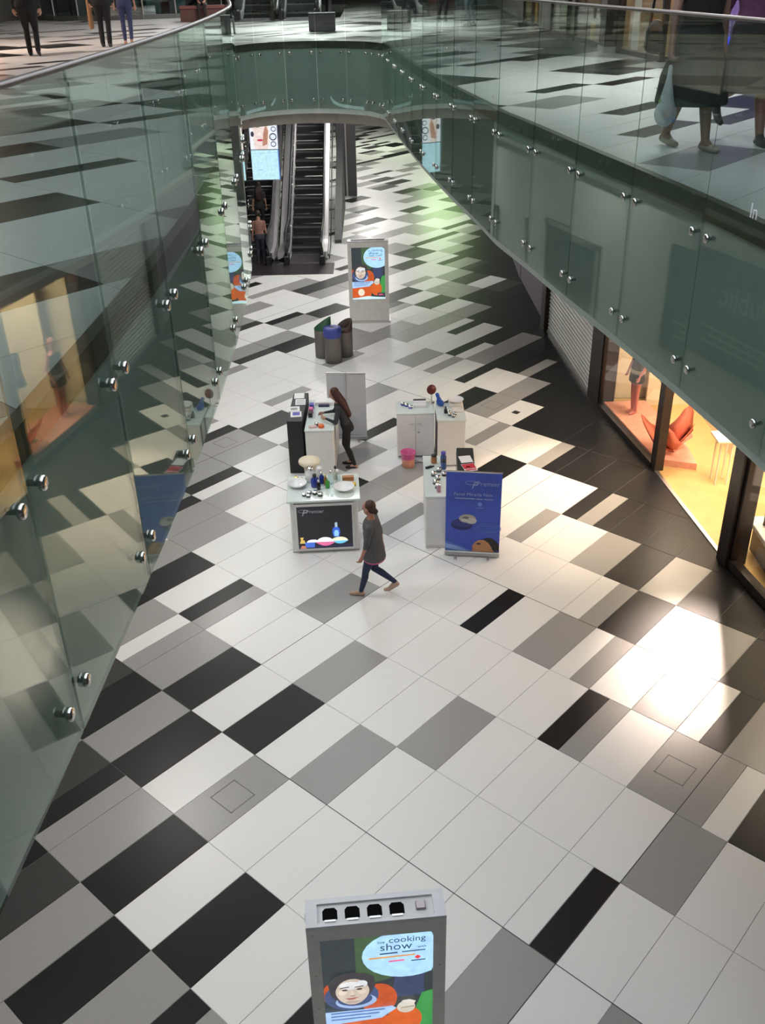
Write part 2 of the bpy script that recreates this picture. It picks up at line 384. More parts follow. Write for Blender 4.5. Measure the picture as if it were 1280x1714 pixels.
def clip_edge(c, w):
    q = quad(c, w - 2 * GAP, 1.2 - 2 * GAP)
    ins = [in_void(p) for p in q]
    d = np.linalg.norm(EA - c, axis=1); k = int(d.argmin())
    if all(ins): return []
    if not any(ins) and d[k] > 0.75: return None
    p0, n = EA[k], NE[k]; out = []
    for i in range(4):
        a, b = q[i], q[(i + 1) % 4]; da, db = (a - p0) @ n - 0.03, (b - p0) @ n - 0.03
        if da >= 0: out.append(a)
        if da * db < 0: out.append(a + (b - a) * da / (da - db))
    return out if len(out) >= 3 else []
def upvis(c): return c[1] > 2 and not in_void(c) and c[0] < xw(c[1])
lay_tiles(floor_up, pieces(-0.13, utoken, lambda c: -12.5 < c[0] < 7.5 and -1 < c[1] < 46 and not (-5.3 < c[0] < -0.6 and 33.3 < c[1])), ZU, upvis, 260, clip_edge)
# metal edge strip along the slab, facing the void
def ribbon(D, z0, z1, t0, t1):
    A = offset(D, t0); B = offset(D, t1); m = MB()
    rs = [[(a[0], a[1], z0), (a[0], a[1], z1), (b[0], b[1], z1), (b[0], b[1], z0)] for a, b in zip(A, B)]
    return m.rings(rs, 0, False, True)
RT_ = thin(RIM, 4)
struct('trim_1', ribbon(RT_, ZU - 0.13, ZU + 0.012, 0.03, 0.10), SLABEDGE, label='dark metal strip along the edge of the upper floor')
struct('wall_fascia', ribbon(RT_, ZB - 0.11, ZU - 0.13, 0.05, 0.30), FASCIA, label='grey green panels behind the hanging balustrade glass')
struct('trim_2', ribbon(RT_, ZS, ZB - 0.02, 0.40, 0.60), BULK, label='beige bulkhead below the balustrade glass')
# glowing arcs imitating reflections of lights, low behind the far glass
strip = mat('arc_glow', (0.72, 0.92, 0.90), 0.5, emit=0.35)
for nm, pts in (('a', [(-2.8, 5.33), (-2.6, 5.345), (-2.4, 5.38), (-2.27, 5.44), (-2.21, 5.54)]), ('b', [(-0.97, 5.53), (-0.9, 5.43), (-0.76, 5.37), (-0.5, 5.34), (-0.22, 5.33)])):
    fx = np.array([p[0] for p in DF]); fy = np.array([p[1] for p in DF])
    P = [(x, float(np.interp(x, fx, fy)) + 0.025, z) for x, z in pts]
    m = MB()
    rs = [[(x, y, z - .03), (x, y, z + .03), (x, y + .03, z + .03), (x, y + .03, z - .03)] for x, y, z in P]
    m.rings(rs, 0, False, True)
    t = m.build('glow_arc', strip)
    tag(t, {'a': 'curved glowing arc imitating a reflected light on the far bridge, left one', 'b': 'curved glowing arc imitating a reflected light on the far bridge, right one'}[nm], 'light strip', 'reflection arcs on the far bridge')
# soffit of the galleries (ceiling of the lower level)
SO = [(float(x), float(y)) for x, y in offset(RT_, 0.5)]
kf = max(range(len(SO)), key=lambda i: SO[i][1]); SOL, SOR = SO[:kf + 1], SO[kf:]
mb = MB().prism((SOR + [(14, 0.1), (14, SO[kf][1])])[::-1], ZS, ZS + 0.1); struct('ceiling_lower_right', mb, mat('soffit_wood', (.38, .17, .10), .5, var=.15, scale=3), label='brown timber ceiling under the right gallery')
mb = MB(); mb.prism((SOL + [(14, SO[kf][1]), (14, 33), (-14, 33), (-14, 0.1)])[::-1], ZS, ZS + 0.1); mb.box(-14, 14, -5, 0.1, ZS, ZS + 0.1)
mb.box(-14, -4.9, 33, 62, ZS, ZS + .1); mb.box(-1.0, 14, 33, 62, ZS, ZS + .1)
struct('ceiling_lower', mb, PLASTER, label='plaster ceiling under the galleries')

# ------------------------------------------------------------------ glass balustrades
def resample(D, y_joint, width=1.2):
    s = np.concatenate([[0], np.cumsum(np.linalg.norm(np.diff(D, axis=0), axis=1))])
    k = int(np.abs(D[:, 1] - y_joint).argmin()) if y_joint is not None else 0
    s0 = s[k] % width if y_joint is not None else 0
    q = [x for x in np.arange(s0, s[-1] + 1e-6, width)]
    if q[0] > 0.15: q = [0.0] + q
    if s[-1] - q[-1] > 0.25: q.append(s[-1])
    else: q[-1] = s[-1]
    return np.stack([np.interp(q, s, D[:, 0]), np.interp(q, s, D[:, 1])], 1)
BTN = MB().lathe([(0.0, -0.034), (0.024, -0.034), (0.031, -0.030), (0.033, -0.016), (0.030, -0.011), (0.014, -0.010), (0.014, 0.04), (0.0, 0.04)], 16).mesh('standoff', CHROME)
def balustrade(name, label, D, yj, width=1.2):
    J = resample(D, yj, width); root = thing(name, label, 'balustrade', (float(D[0][0]), float(D[0][1]), ZB))
    O = np.array([D[0][0], D[0][1]])
    for a, b in zip(J[:-1], J[1:]):
        L = np.linalg.norm(b - a); t = (b - a) / L; ang = math.atan2(t[1], t[0]); g = 0.007
        pane = MB().bbox(g, L - g, -0.010, 0.010, 0, ZR - ZB, 0.004).build('glass_panel', PANE, root, (a[0] - O[0], a[1] - O[1], 0), ang)
        if L > 0.5:
            for x in (0.11, L - 0.11):
                for z in (5.49, 6.455):
                    link('standoff', BTN, pane, (x, 0, z - ZB), rot=(-PI / 2, 0, 0))
    A = offset(D[::2], 0.0)
    rs = []
    for i, p in enumerate(A):
        n = offset(D[::2], 1.0)[i] - p
        ring = []
        for k in range(12):
            c, s_ = math.cos(2 * PI * k / 12), math.sin(2 * PI * k / 12)
            ring.append((p[0] - O[0] + n[0] * 0.019 * c, p[1] - O[1] + n[1] * 0.019 * c, ZR - ZB + 0.010 + 0.014 * s_))
        rs.append(ring)
    MB().rings(rs, 0, True, True).build('handrail', RAILM, root)
    return root
balustrade('glass_balustrade', 'green tinted glass balustrade on the left side of the void, with steel handrail', DL, 3.13)
balustrade('glass_balustrade', 'green tinted glass balustrade on the far bridge end of the void', DF, None, 0.72)
bal_r = balustrade('glass_balustrade', 'green tinted glass balustrade along the right side of the void, below the shoppers with bags', DR, 6.77)

# ------------------------------------------------------------------ walls of the lower level, left side
LW = -5.0
WALLG = mat('wall_grey', (0.55, 0.57, 0.55), 0.7, var=0.05)
WALLD = mat('wall_dark', (0.05, 0.05, 0.052), 0.5, var=0.1)
mb = MB().box(LW - 0.3, LW, -5, 28, 0, ZS)
struct('wall_left', mb, WALLG, label='grey wall of the lower level under the left gallery')
for i, (y0, y1) in enumerate(((6.6, 9.6), (18.2, 21.2), (22.6, 25.2))):
    d = struct('door_%d' % (i + 1), MB().box(LW, LW + 0.05, y0, y1, 0, 2.9), WALLD, label='dark shop entrance in the wall under the left gallery')
    MB().box(0.05, 0.09, y0, y0 + 0.1, 0, 2.9).box(0.05, 0.09, y1 - .1, y1, 0, 2.9).box(.05, .09, y0, y1, 2.8, 2.9).build('door_frame', STEEL, d, (LW, 0, 0))
# sign panel on the left wall (seen mirrored in the right-hand glass)
sgn = thing('wall_sign', 'large grey sign reading Public on the wall under the left gallery', 'sign', (LW, 15.1, 1.35))
MB().bbox(0.0, 0.06, -1.3, 1.3, 0, 2.05, 0.01).build('panel', mat('sign_grey', (0.10, 0.098, 0.10), 0.6), sgn)
ltr = mat('sign_letter', (0.50, 0.55, 0.54), 0.6)
text('lettering', 'Public', 0.62, ltr, sgn, (0.062, -1.0, 1.15), rot=(PI / 2, 0, PI / 2), depth=0.004)
MB().box(0, 0.004, -1.0, 0.95, .62, .66).box(0, .004, -1.0, .7, .48, .52).box(0, .004, -1.0, .85, .34, .38).build('text_line', ltr, sgn, (0.06, 0, 0))
tag(MB().bbox(LW, LW + .06, 10.2, 13.2, 0.9, 3.2, .01).build('wall_poster', mat('poster_pale', (0.46, 0.50, 0.48), 0.5)), 'blank pale poster board on the wall under the left gallery', 'poster')

# ------------------------------------------------------------------ right-hand shop line
def W2(y, d=0.0): return (xw(y) + d, y)
def post(name, label, y0, y1, dep, z1=3.295, bulge=0.06):
    r = thing(name, label, 'post', (xw((y0 + y1) / 2), (y0 + y1) / 2, 0), 0, 'dark posts of the shop line')
    a = W2(y0, -bulge); b = W2(y1, -bulge); o = r.location
    MB().seg((a[0] - o.x, a[1] - o.y), (b[0] - o.x, b[1] - o.y), 0, z1, 0, -dep).build('post_body', POSTM, r)
    return r
post('shop_post', 'wide dark post between the open shop entrance and the shoe window', 12.27, 12.55, 0.34, bulge=0.10)
post('shop_post', 'thin dark post between the mannequin window and the open entrance', 15.45, 15.62, 0.16, bulge=0.03)
post('shop_post', 'dark brown post between the roller shutter and the mannequin window', 18.38, 19.05, 0.35, bulge=0.05)
post('shop_post', 'far black post between the purple panel and the roller shutter', 23.2, 23.65, 0.4, bulge=0.12)
# lintel over the shop line, floor thresholds
mb = MB()
for a, b in ((-4, 9), (9, 11.26), (11.26, 12.4), (12.4, 15.56), (15.56, 18.8), (18.8, 23.6), (23.6, 27.8)): mb.seg(W2(a), W2(b), 3.3, ZS, 0, -0.25)
struct('wall_right_lintel', mb, mat('lintel_brown', (0.09, 0.065, 0.05), 0.6, var=0.1), label='brown band above the shop windows')
mb = MB()
mb.seg(W2(-4), W2(9), 0, 3.3, 0, -0.25); mb.seg(W2(23.72), W2(27.8), 0, 3.3, -0.02, -0.25)
mb.seg(W2(27.8), W2(40), 0, ZS, 0, -.25); mb.seg(W2(40), W2(62), 0, ZS, 0, -.25)
struct('wall_right', mb, mat('wall_purple_grey', (0.20, 0.18, 0.21), 0.7, var=0.05), label='purple grey wall panel at the far end of the shop line')
# roller shutter
sh = thing('roller_shutter', 'closed grey roller shutter of horizontal slats between the far black post and brown post', 'shutter', (W2(21.1)[0], 21.1, 0))
a, b = Vector(W2(19.08)), Vector(W2(23.17)); d = (b - a); L = d.length; ang = math.atan2(d.y, d.x)
sm = mat('shutter_metal', (0.40, 0.41, 0.39), 0.45, metal=0.4, var=0.05)
slat = MB().rings([[(x, -0.0 + 0.03 * math.sin(t * PI), 0.092 * t) for t in (0, .25, .5, .75, 1)] + [(x, -.02, .098), (x, -.02, 0)] for x in (0, L)], 0, False, True).mesh('slat', sm)
for k in range(32): link('slat', slat, sh, (a.x - sh.location.x, a.y - sh.location.y, 0.06 + k * 0.098), ang)
MB().box(0, L, -0.05, 0.05, 0, 0.06).build('bottom_bar', STEEL, sh, (a.x - sh.location.x, a.y - sh.location.y, 0), ang)

# ---- shop interior
CREAM = mat('shop_cream', (0.80, 0.68, 0.48), 0.7, var=0.04)
YFLOOR = mat('shop_floor', (0.60, 0.40, 0.17), 0.25, var=0.06, scale=3)
CORAL = mat('coral', (0.62, 0.16, 0.10), 0.6, var=0.12)
CORALP = mat('coral_pale', (0.80, 0.36, 0.26), 0.6, var=0.12)
SKINM = mat('mannequin_skin', (0.62, 0.22, 0.20), 0.4, var=0.05)
poly = [W2(9, .02), W2(11.26, .02), W2(12.4, .02), W2(15.56, .02), W2(18.8, .02)]
mb = MB().prism([(10.5, 9.0), (10.5, 18.8)] + poly[::-1], 0.0, 0.012)
struct('floor_shop', mb, YFLOOR, label='golden tan floor inside the fashion shop')
mb = MB().box(10.4, 10.6, 9, 19, 0, 3.4); mb.seg((5.0, 18.85), (10.5, 18.85), 0, 3.4, 0, 0.2); mb.seg((5.85, 8.9), (10.5, 8.9), 0, 3.4, 0, -.2)
mb.box(5.56, 8.4, 18.42, 18.50, 0.012, 3.3); mb.box(6.55, 6.63, 15.95, 18.5, 0.012, 3.3)
struct('wall_shop', mb, CREAM, label='cream display walls inside the fashion shop')
mb = MB().prism([(10.5, 9.0), (10.5, 18.8)] + poly[::-1], 3.4, 3.5); struct('ceiling_shop', mb, PLASTER, label='white ceiling of the fashion shop')
for i, (x, y, e) in enumerate(((5.9, 17.1, 90), (6.0, 14.2, 90), (8.2, 13.5, 110), (8.0, 16.6, 60), (6.4, 11.0, 60))):
    light('shop_downlight', 'AREA', (x, y, 3.36), e * SHOP_GAIN, (1.0, 0.83, 0.62), (x, y, 0), 0.9)
# windows
def window(n, y0, y1, z0, label, frame=0.07):
    w = thing('window_%d' % n, label, None, (W2(y0)[0], y0, 0), 0, kind='structure')
    a, b = Vector(W2(y0)), Vector(W2(y1)); d = b - a; L = d.length; ang = math.atan2(d.y, d.x); o = (0, 0, 0)
    MB().box(0, L, -0.012, 0.0, z0, 3.3).build('pane', SHOPGLASS, w, o, ang)
    MB().box(0, L, -0.09, 0.05, 0.0, z0).build('bottom_frame', POSTM, w, o, ang)
    MB().box(0, frame, -0.06, 0.03, z0, 3.3).build('side_frame', POSTM, w, o, ang); MB().box(L - frame, L, -0.06, 0.03, z0, 3.3).build('side_frame', POSTM, w, o, ang)
    return w
window(1, 15.62, 18.38, 0.10, 'shop window showing a mannequin and coral leaves', 0.05)
window(2, 9.2, 12.27, 0.14, 'shop window showing a white plinth with boots', 0.05)
struct('trim_3', MB().seg(W2(12.55, -.03), W2(15.45, -.03), 0.0, 0.02, 0, -0.07), STEEL, label='metal threshold of the open shop entrance')
# display plinth with leaves and mannequins behind window 1
pl = MB().prism([(4.66, 18.35), (5.06, 15.70), (5.74, 15.45), (5.80, 16.6), (5.52, 18.38)], 0.012, 0.14); 
tag(pl.build('display_plinth', CORALP), 'low coral display platform behind the mannequin window', 'platform')
def leaf_mesh(L, W, bend, lobes=0):
    n = 9; rs = []; m = MB()
    for i in range(n):
        t = i / (n - 1); w = W * math.sin(PI * min(1, t * 1.02)) ** 0.8 * (1 + 0.18 * math.sin(t * PI * lobes)) + 0.004; z = L * math.sin(t * bend) / max(bend, .2); y = L * (1 - math.cos(t * bend)) / max(bend, .2)
        rs.append([(-w, y + 0.12 * w, z), (0, y - 0.10 * w, z), (w, y + 0.12 * w, z), (0, y - 0.10 * w + 0.012, z)])
    return m.rings(rs, 0, True, True)
lf = thing('leaf_display', 'giant coral paper leaf display lying beside the thin dark post', 'decoration', (5.32, 15.85, 0.17))
for (L, W, bend, rot, pos, mm) in ((0.95, .24, .5, (0.25, 0.35, 0.3), (0.05, 0.1, 0), CORAL), (1.0, .26, .7, (1.1, 0.1, -1.9), (0.1, 0.0, .02), CORAL), (0.85, .24, .6, (1.2, 0.0, 2.4), (.0, .05, .02), CORALP),
                                    (0.75, .2, .8, (1.0, 0, -0.6), (.1, .1, .02), CORAL), (0.7, .2, .5, (0.9, 0.2, 1.2), (0, .1, .02), CORAL)):
    link('leaf', leaf_mesh(L, W, bend, 5).mesh('leaf', mm), lf, pos, rot=rot)
lf2 = thing('hanging_leaf', 'coral leaf hanging on a thread behind the mannequin window', 'decoration', (5.22, 16.15, 0.95))
link('leaf', leaf_mesh(0.62, .13, .5, 3).mesh('leaf', CORAL), lf2, (0, 0, 0), rot=(0.2, 0.35, 0.5)); MB().tube([(0.2, .1, .55), (.2, .1, 2.3)], 0.003, 6).build('thread', mat('thread', (0.5, 0.3, 0.2), .6), lf2)
lf3 = thing('hanging_leaf', 'coral and white flower hanging above the giant leaf, right of the thin post', 'decoration', (5.72, 15.9, 1.15))
for k in range(7):
    a = k * 2 * PI / 7; link('petal', leaf_mesh(0.26, .10, 1.1).mesh('petal', CORALP if k % 2 else CORAL), lf3, (0, 0, 0), rot=(0.7, 0, a))
MB().tube([(0, 0, .05), (0, 0, 2.1)], 0.003, 6).build('thread', mat('thread', (0.5, 0.3, 0.2), .6), lf3)

# ------------------------------------------------------------------ figures: overlapping tapered limbs fused into one continuous skin
def cap_mesh(mb, p0, p1, r0, r1, n=14):
    p0, p1 = Vector(p0), Vector(p1); d = p1 - p0; L = d.length
    t = d / L if L > 1e-5 else Vector((0, 0, 1))
    a = t.cross(Vector((0, 0, 1)))
    if a.length < 0.05: a = t.cross(Vector((0, 1, 0)))
    a.normalize(); b = a.cross(t); rs = []
    def ring(c, r): rs.append([tuple(c + a * r * math.cos(2 * PI * k / n) + b * r * math.sin(2 * PI * k / n)) for k in range(n)])
    for q in (80, 55, 28): ring(p0 - t * r0 * math.sin(math.radians(q)), r0 * math.cos(math.radians(q)))
    ring(p0, r0); ring(p1, r1)
    for q in (28, 55, 80): ring(p1 + t * r1 * math.sin(math.radians(q)), r1 * math.cos(math.radians(q)))
    mb.rings(rs, 0, True, True)
def ik(a, b, l1, l2, pole):
    a, b, pole = Vector(a), Vector(b), Vector(pole); d = b - a; L = min(d.length, (l1 + l2) * 0.999); t = d.normalized()
    x = (l1 * l1 - l2 * l2 + L * L) / (2 * L); h = math.sqrt(max(0, l1 * l1 - x * x)); p = pole - t * pole.dot(t); p.normalize()
    return a + t * x + p * h
def fuse(name, prims, mats, voxel, parent, smooth=3):
    """prims: ('c',p0,p1,r0,r1,m) capsule, ('l',[(x,y,z,rx,ry)..],m) loft, ('e',c,(rx,ry,rz),m) ellipsoid -> one continuous mesh, faces coloured by nearest prim"""
    mb = MB()
    for p in prims:
        if p[0] == 'c': cap_mesh(mb, *p[1:5])
        elif p[0] == 'e': mb.sphere(p[1], p[2], 16)
        else:
            rs = [[(x + rx * math.cos(2 * PI * k / 18), y + ry * math.sin(2 * PI * k / 18), z) for k in range(18)] for x, y, z, rx, ry in p[1]]; mb.rings(rs, 0, True, True)
    me = mb.mesh(name, mats[0]); o = bpy.data.objects.new('tmp', me); COL.objects.link(o)
    r = o.modifiers.new('r', 'REMESH'); r.mode = 'VOXEL'; r.voxel_size = voxel; r.use_smooth_shade = True
    s = o.modifiers.new('s', 'SMOOTH'); s.iterations = smooth; s.factor = 0.5
    dg = bpy.context.evaluated_depsgraph_get(); out = bpy.data.meshes.new_from_object(o.evaluated_get(dg)); bpy.data.objects.remove(o); out.name = name
    n = len(out.polygons); C = np.zeros(n * 3); out.polygons.foreach_get('center', C); C = C.reshape(-1, 3)
    best = np.full(n, 1e9); idx = np.zeros(n, int)
    for p in prims:
        if p[0] == 'e': c = np.array(p[1]); rad = np.array(p[2]); d = (np.linalg.norm((C - c) / rad, axis=1) - 1) * rad.min(); mi = p[3]
        elif p[0] == 'c':
            a, b = np.array(p[1], float), np.array(p[2], float); ab = b - a; t = np.clip(((C - a) @ ab) / max(ab @ ab, 1e-9), 0, 1)
            d = np.linalg.norm(C - a - t[:, None] * ab, axis=1) - (p[3] + (p[4] - p[3]) * t); mi = p[5]
        else:
            R = np.array(p[1]); o_ = np.argsort(R[:, 2]); R = R[o_]; z = np.clip(C[:, 2], R[0, 2], R[-1, 2])
            g = [np.interp(z, R[:, 2], R[:, k]) for k in (0, 1, 3, 4)]; q = np.sqrt(((C[:, 0] - g[0]) / g[2]) ** 2 + ((C[:, 1] - g[1]) / g[3]) ** 2)
            d = np.maximum((q - 1) * np.minimum(g[2], g[3]), np.abs(C[:, 2] - z)); mi = p[2]
        k = d < best; best[k] = d[k]; idx[k] = mi
    out.materials.clear()
    for m in mats: out.materials.append(m)
    out.polygons.foreach_set('material_index', idx.astype(np.int32)); out.polygons.foreach_set('use_smooth', np.ones(n, bool)); out.update()
    return link(name, out, parent)
def hand_prims(wrist, d, side, m, s=1.0, curl=0.6, palm=Vector((0, 1, 0))):
    """palm and five bent fingers continuing direction d; palm = direction the fingers curl to"""
    w = Vector(wrist); d = Vector(d).normalized(); palm = (Vector(palm) - d * Vector(palm).dot(d)).normalized(); a = d.cross(palm)
    out = [('c', tuple(w), tuple(w + d * 0.07 * s), 0.024 * s, 0.030 * s, m), ('c', tuple(w + d * .05 * s + a * .018 * s), tuple(w + d * 0.085 * s + a * 0.02 * s), 0.018 * s, .016 * s, m),
           ('c', tuple(w + d * .05 * s - a * .018 * s), tuple(w + d * 0.085 * s - a * 0.02 * s), 0.018 * s, .016 * s, m)]
    for k, (off, L) in enumerate(((-.030, .072), (-.010, .082), (.010, .076), (.029, .060))):
        b = w + d * 0.088 * s + a * off * s; k1 = b + (d * math.cos(curl) + palm * math.sin(curl)) * L * .5 * s; k2 = k1 + (d * math.cos(curl * 2) + palm * math.sin(curl * 2)) * L * .5 * s
        out += [('c', tuple(b), tuple(k1), .0095 * s, .009 * s, m), ('c', tuple(k1), tuple(k2), .009 * s, .007 * s, m)]
    b = w + d * .03 * s - a * .026 * s * side; k1 = b + (d * .6 - a * side * .6 + palm * .4).normalized() * .04 * s; k2 = k1 + (d * .8 - a * side * .1 + palm * .6).normalized() * .034 * s
    return out + [('c', tuple(b), tuple(k1), .012 * s, .010 * s, m), ('c', tuple(k1), tuple(k2), .010 * s, .008 * s, m)]
def person(label, loc, rz, h=1.62, lean=0.0, lfoot=(-.09, 0, 0), rfoot=(.09, 0, 0), lhand=None, rhand=None, look=(0, 0), colors=None, top='shirt', sleeve=0.5, bottom='trousers', hem=0.08,
           hair='short', hairc=(0.03, 0.018, 0.012), voxel=0.013, wide=1.0, ltoe=(0, 1), rtoe=(0, 1), lheel=0.0, rheel=0.0, curl=0.5, group=None, barefoot=False, lpole=(-.3, -1, 0), rpole=(.3, -1, 0), sock=False):
    """figure facing local +y; feet are ankle targets on the ground; materials: 0 skin 1 top 2 bottom 3 shoes 4 eye 5 lip 6 trim"""
    c = dict(skin=(0.45, 0.25, 0.17), top=(0.1, 0.1, 0.11), bottom=(0.03, 0.03, 0.04), shoes=(0.03, 0.03, 0.03), trim=(0.6, 0.15, 0.25)); c.update(colors or {})
    k = str(zlib.crc32(label.encode()) % 99999)
    mats = [mat('skin_' + k, c['skin'], .5), mat('top_' + k, c['top'], .85, var=.12, scale=25), mat('bottom_' + k, c['bottom'], .85, var=.12, scale=25), mat('shoes_' + k, c['shoes'], .5),
            mat('eye_dark', (0.02, 0.015, 0.012), .3), mat('lip', (0.45, 0.12, 0.11), .5), mat('trim_' + k, c['trim'], .8)]
    root = thing('person', label, 'person', loc, rz, group)
    s = h / 1.665; hipz = 0.885 * s; P = []
    hip = Vector((0, 0, hipz)); sp = Vector((0, math.sin(lean), math.cos(lean))); chest = hip + sp * 0.36 * s; neck = hip + sp * 0.52 * s
    T = 1 if top != 'none' else 0; wd = wide * s
    # trunk
    ring = lambda t, rx, ry: (0.0, hip.y + sp.y * t * s, hipz + sp.z * t * s, rx * wd, ry * wd)
    P.append(('l', [ring(.06, .150, .105), ring(.16, .135, .098), ring(.26, .148, .108), ring(.36, .165, .112), ring(.44, .160, .098), ring(.49, .10, .07)], 1))
    P.append(('l', [ring(-.10, .135, .11), ring(-.04, .165, .125), ring(.03, .162, .12), ring(.10, .140, .10)], 2 if top != 'long' else 1))
    if top == 'long':
        P.append(('l', [ring(-.17, .185, .145), ring(-.1, .18, .14), ring(.0, .172, .13), ring(.12, .16, .115), ring(.26, .165, .115)], 1)); P.append(('l', [ring(-.20, .182, .142), ring(-.17, .184, .144)], 6))
    P.append(('c', tuple(neck - sp * .06 * s), tuple(neck + sp * .07 * s), .062 * s, .05 * s, 0))
    hc = neck + sp * .15 * s + Vector((0, .02 * s, 0)); yaw, nod = look; f = Vector((math.sin(yaw) * math.cos(nod), math.cos(yaw) * math.cos(nod), -math.sin(nod))); rt = Vector((math.cos(yaw), -math.sin(yaw), 0))
    up = rt.cross(f)
    P.append(('e', tuple(hc + up * .02 * s), (.075 * s, .09 * s, .10 * s), 0)); P.append(('e', tuple(hc + f * .02 * s - up * .055 * s), (.055 * s, .065 * s, .062 * s), 0))
    P.append(('c', tuple(hc + f * .088 * s + up * .01 * s), tuple(hc + f * .10 * s - up * .018 * s), .009 * s, .014 * s, 0))
    for e in (-1, 1):
        P.append(('e', tuple(hc + f * .08 * s + rt * e * .03 * s + up * .018 * s), (.013 * s,) * 3, 4)); P.append(('e', tuple(hc + rt * e * .077 * s), (.012 * s, .02 * s, .03 * s), 0))
    P.append(('e', tuple(hc + f * .078 * s - up * .05 * s), (.022 * s, .014 * s, .009 * s), 5))
    # legs
    for side, ft, toe, heel in ((-1, lfoot, ltoe, lheel), (1, rfoot, rtoe, rheel)):
        hp = hip + Vector((side * .085 * s, 0, -.04 * s)); an = Vector((ft[0], ft[1], ft[2] + .075 * s + heel)); kn = ik(hp, an, .40 * s, .395 * s, (toe[0], toe[1], 0.15))
        bare = bottom in ('skirt', 'shorts')
        lm = 0 if bare else 2
        P.append(('c', tuple(hp), tuple(kn), .088 * wd, .058 * s, 2 if bottom == 'shorts' else lm)); calf = kn + (an - kn) * .3 + Vector((0, -.012 * s, 0))
        P.append(('c', tuple(kn), tuple(calf), .055 * s, .056 * s, lm)); P.append(('c', tuple(calf), tuple(an), .056 * s, (.036 if bare or hem > .06 else .05) * s, lm))
        td = Vector((toe[0], toe[1], -heel * 2.2)).normalized(); ball = an + Vector((toe[0], toe[1], 0)).normalized() * .10 * s; ball.z = ft[2] + .03 * s + max(0, heel * .15); tip = ball + Vector((toe[0], toe[1], 0)).normalized() * .065 * s
        tip.z = ft[2] + .026 * s; hl = an - Vector((toe[0], toe[1], 0)).normalized() * .035 * s; hl.z = ft[2] + .035 * s + heel
        fm = 3
        P += [('c', tuple(an), tuple(hl), .036 * s, .034 * s, 6 if sock else (0 if barefoot else 3)), ('c', tuple(hl), tuple(ball), .034 * s, .036 * s, fm), ('c', tuple(ball), tuple(tip), .038 * s, .027 * s, fm), ('c', tuple(an + Vector((0, 0, .0))), tuple(ball), .036 * s, .03 * s, 0 if barefoot else fm)]
    if bottom == 'skirt':
        P.append(('l', [(0, .0, hem * s, .225 * wd, .235 * wd), (0, 0, .60 * s, .21 * wd, .205 * wd), (0, 0, .78 * s, .175 * wd, .135 * wd), (0, 0, .90 * s, .15 * wd, .11 * wd)], 2))
    elif bottom == 'shorts':
        pass
    # arms
    for side, hd, pole in ((-1, lhand, lpole), (1, rhand, rpole)):
        sh = hip + sp * .43 * s + Vector((side * .165 * wd, 0, 0))
        if hd is None: hd = (side * .24 * s, .05 * s, .76 * s)
        wr = Vector(hd); l1, l2 = .27 * s, .235 * s
        if (wr - sh).length > (l1 + l2) * .995: wr = sh + (wr - sh).normalized() * (l1 + l2) * .995
        el = ik(sh, wr, l1, l2, pole)
        P.append(('c', tuple(sh), tuple(sh + (el - sh) * min(1, sleeve * 2)), .052 * wd, .045 * s, 1))
        P.append(('c', tuple(sh + (el - sh) * .3), tuple(el), .042 * s, .036 * s, 1 if sleeve >= .5 else 0)); P.append(('c', tuple(el), tuple(wr), .036 * s, .024 * s, 1 if sleeve >= .95 else 0))
        if .5 < sleeve < .95: P.append(('c', tuple(el), tuple(el + (wr - el) * (sleeve - .5) * 2), .042 * s, .04 * s, 1))
        P += hand_prims(wr, (wr - el), side, 0, s, curl, Vector((-side * .7, .5, 0)))
    body = fuse('body', P, mats, voxel * s, root)
    # hair, one piece over the skull
    hm = mat('hair_' + k, hairc, .55, var=.3, scale=40); Hh = []
    back = hc - f * .028 * s + up * .035 * s
    Hh.append(('e', tuple(back), (.088 * s, .092 * s, .098 * s), 0))
    if hair == 'bun': Hh.append(('e', tuple(hc - f * .05 * s - up * .02 * s), (.06 * s, .06 * s, .075 * s), 0)); Hh.append(('e', tuple(hc - f * .10 * s - up * .055 * s), (.042 * s, .045 * s, .045 * s), 0))
    if hair == 'long':
        a = hc - f * .05 * s - up * .03 * s; b = neck - sp * .05 * s - Vector((0, .09 * s, 0)); d = neck - sp * .30 * s - Vector((0, .135 * s, 0))
        for e in (-.045, 0, .045): Hh += [('c', tuple(a + rt * e * s), tuple(b + rt * e * 1.6 * s), .062 * s, .058 * s, 0), ('c', tuple(b + rt * e * 1.6 * s), tuple(d + rt * e * 1.2 * s), .058 * s, .03 * s, 0)]
        for e in (-1, 1): Hh.append(('c', tuple(hc + rt * e * .07 * s + up * .03 * s), tuple(hc + rt * e * .075 * s - up * .11 * s), .028 * s, .03 * s, 0))
    if hair != 'none': fuse('hair', Hh, [hm], .014 * s, root, 2)
    return root

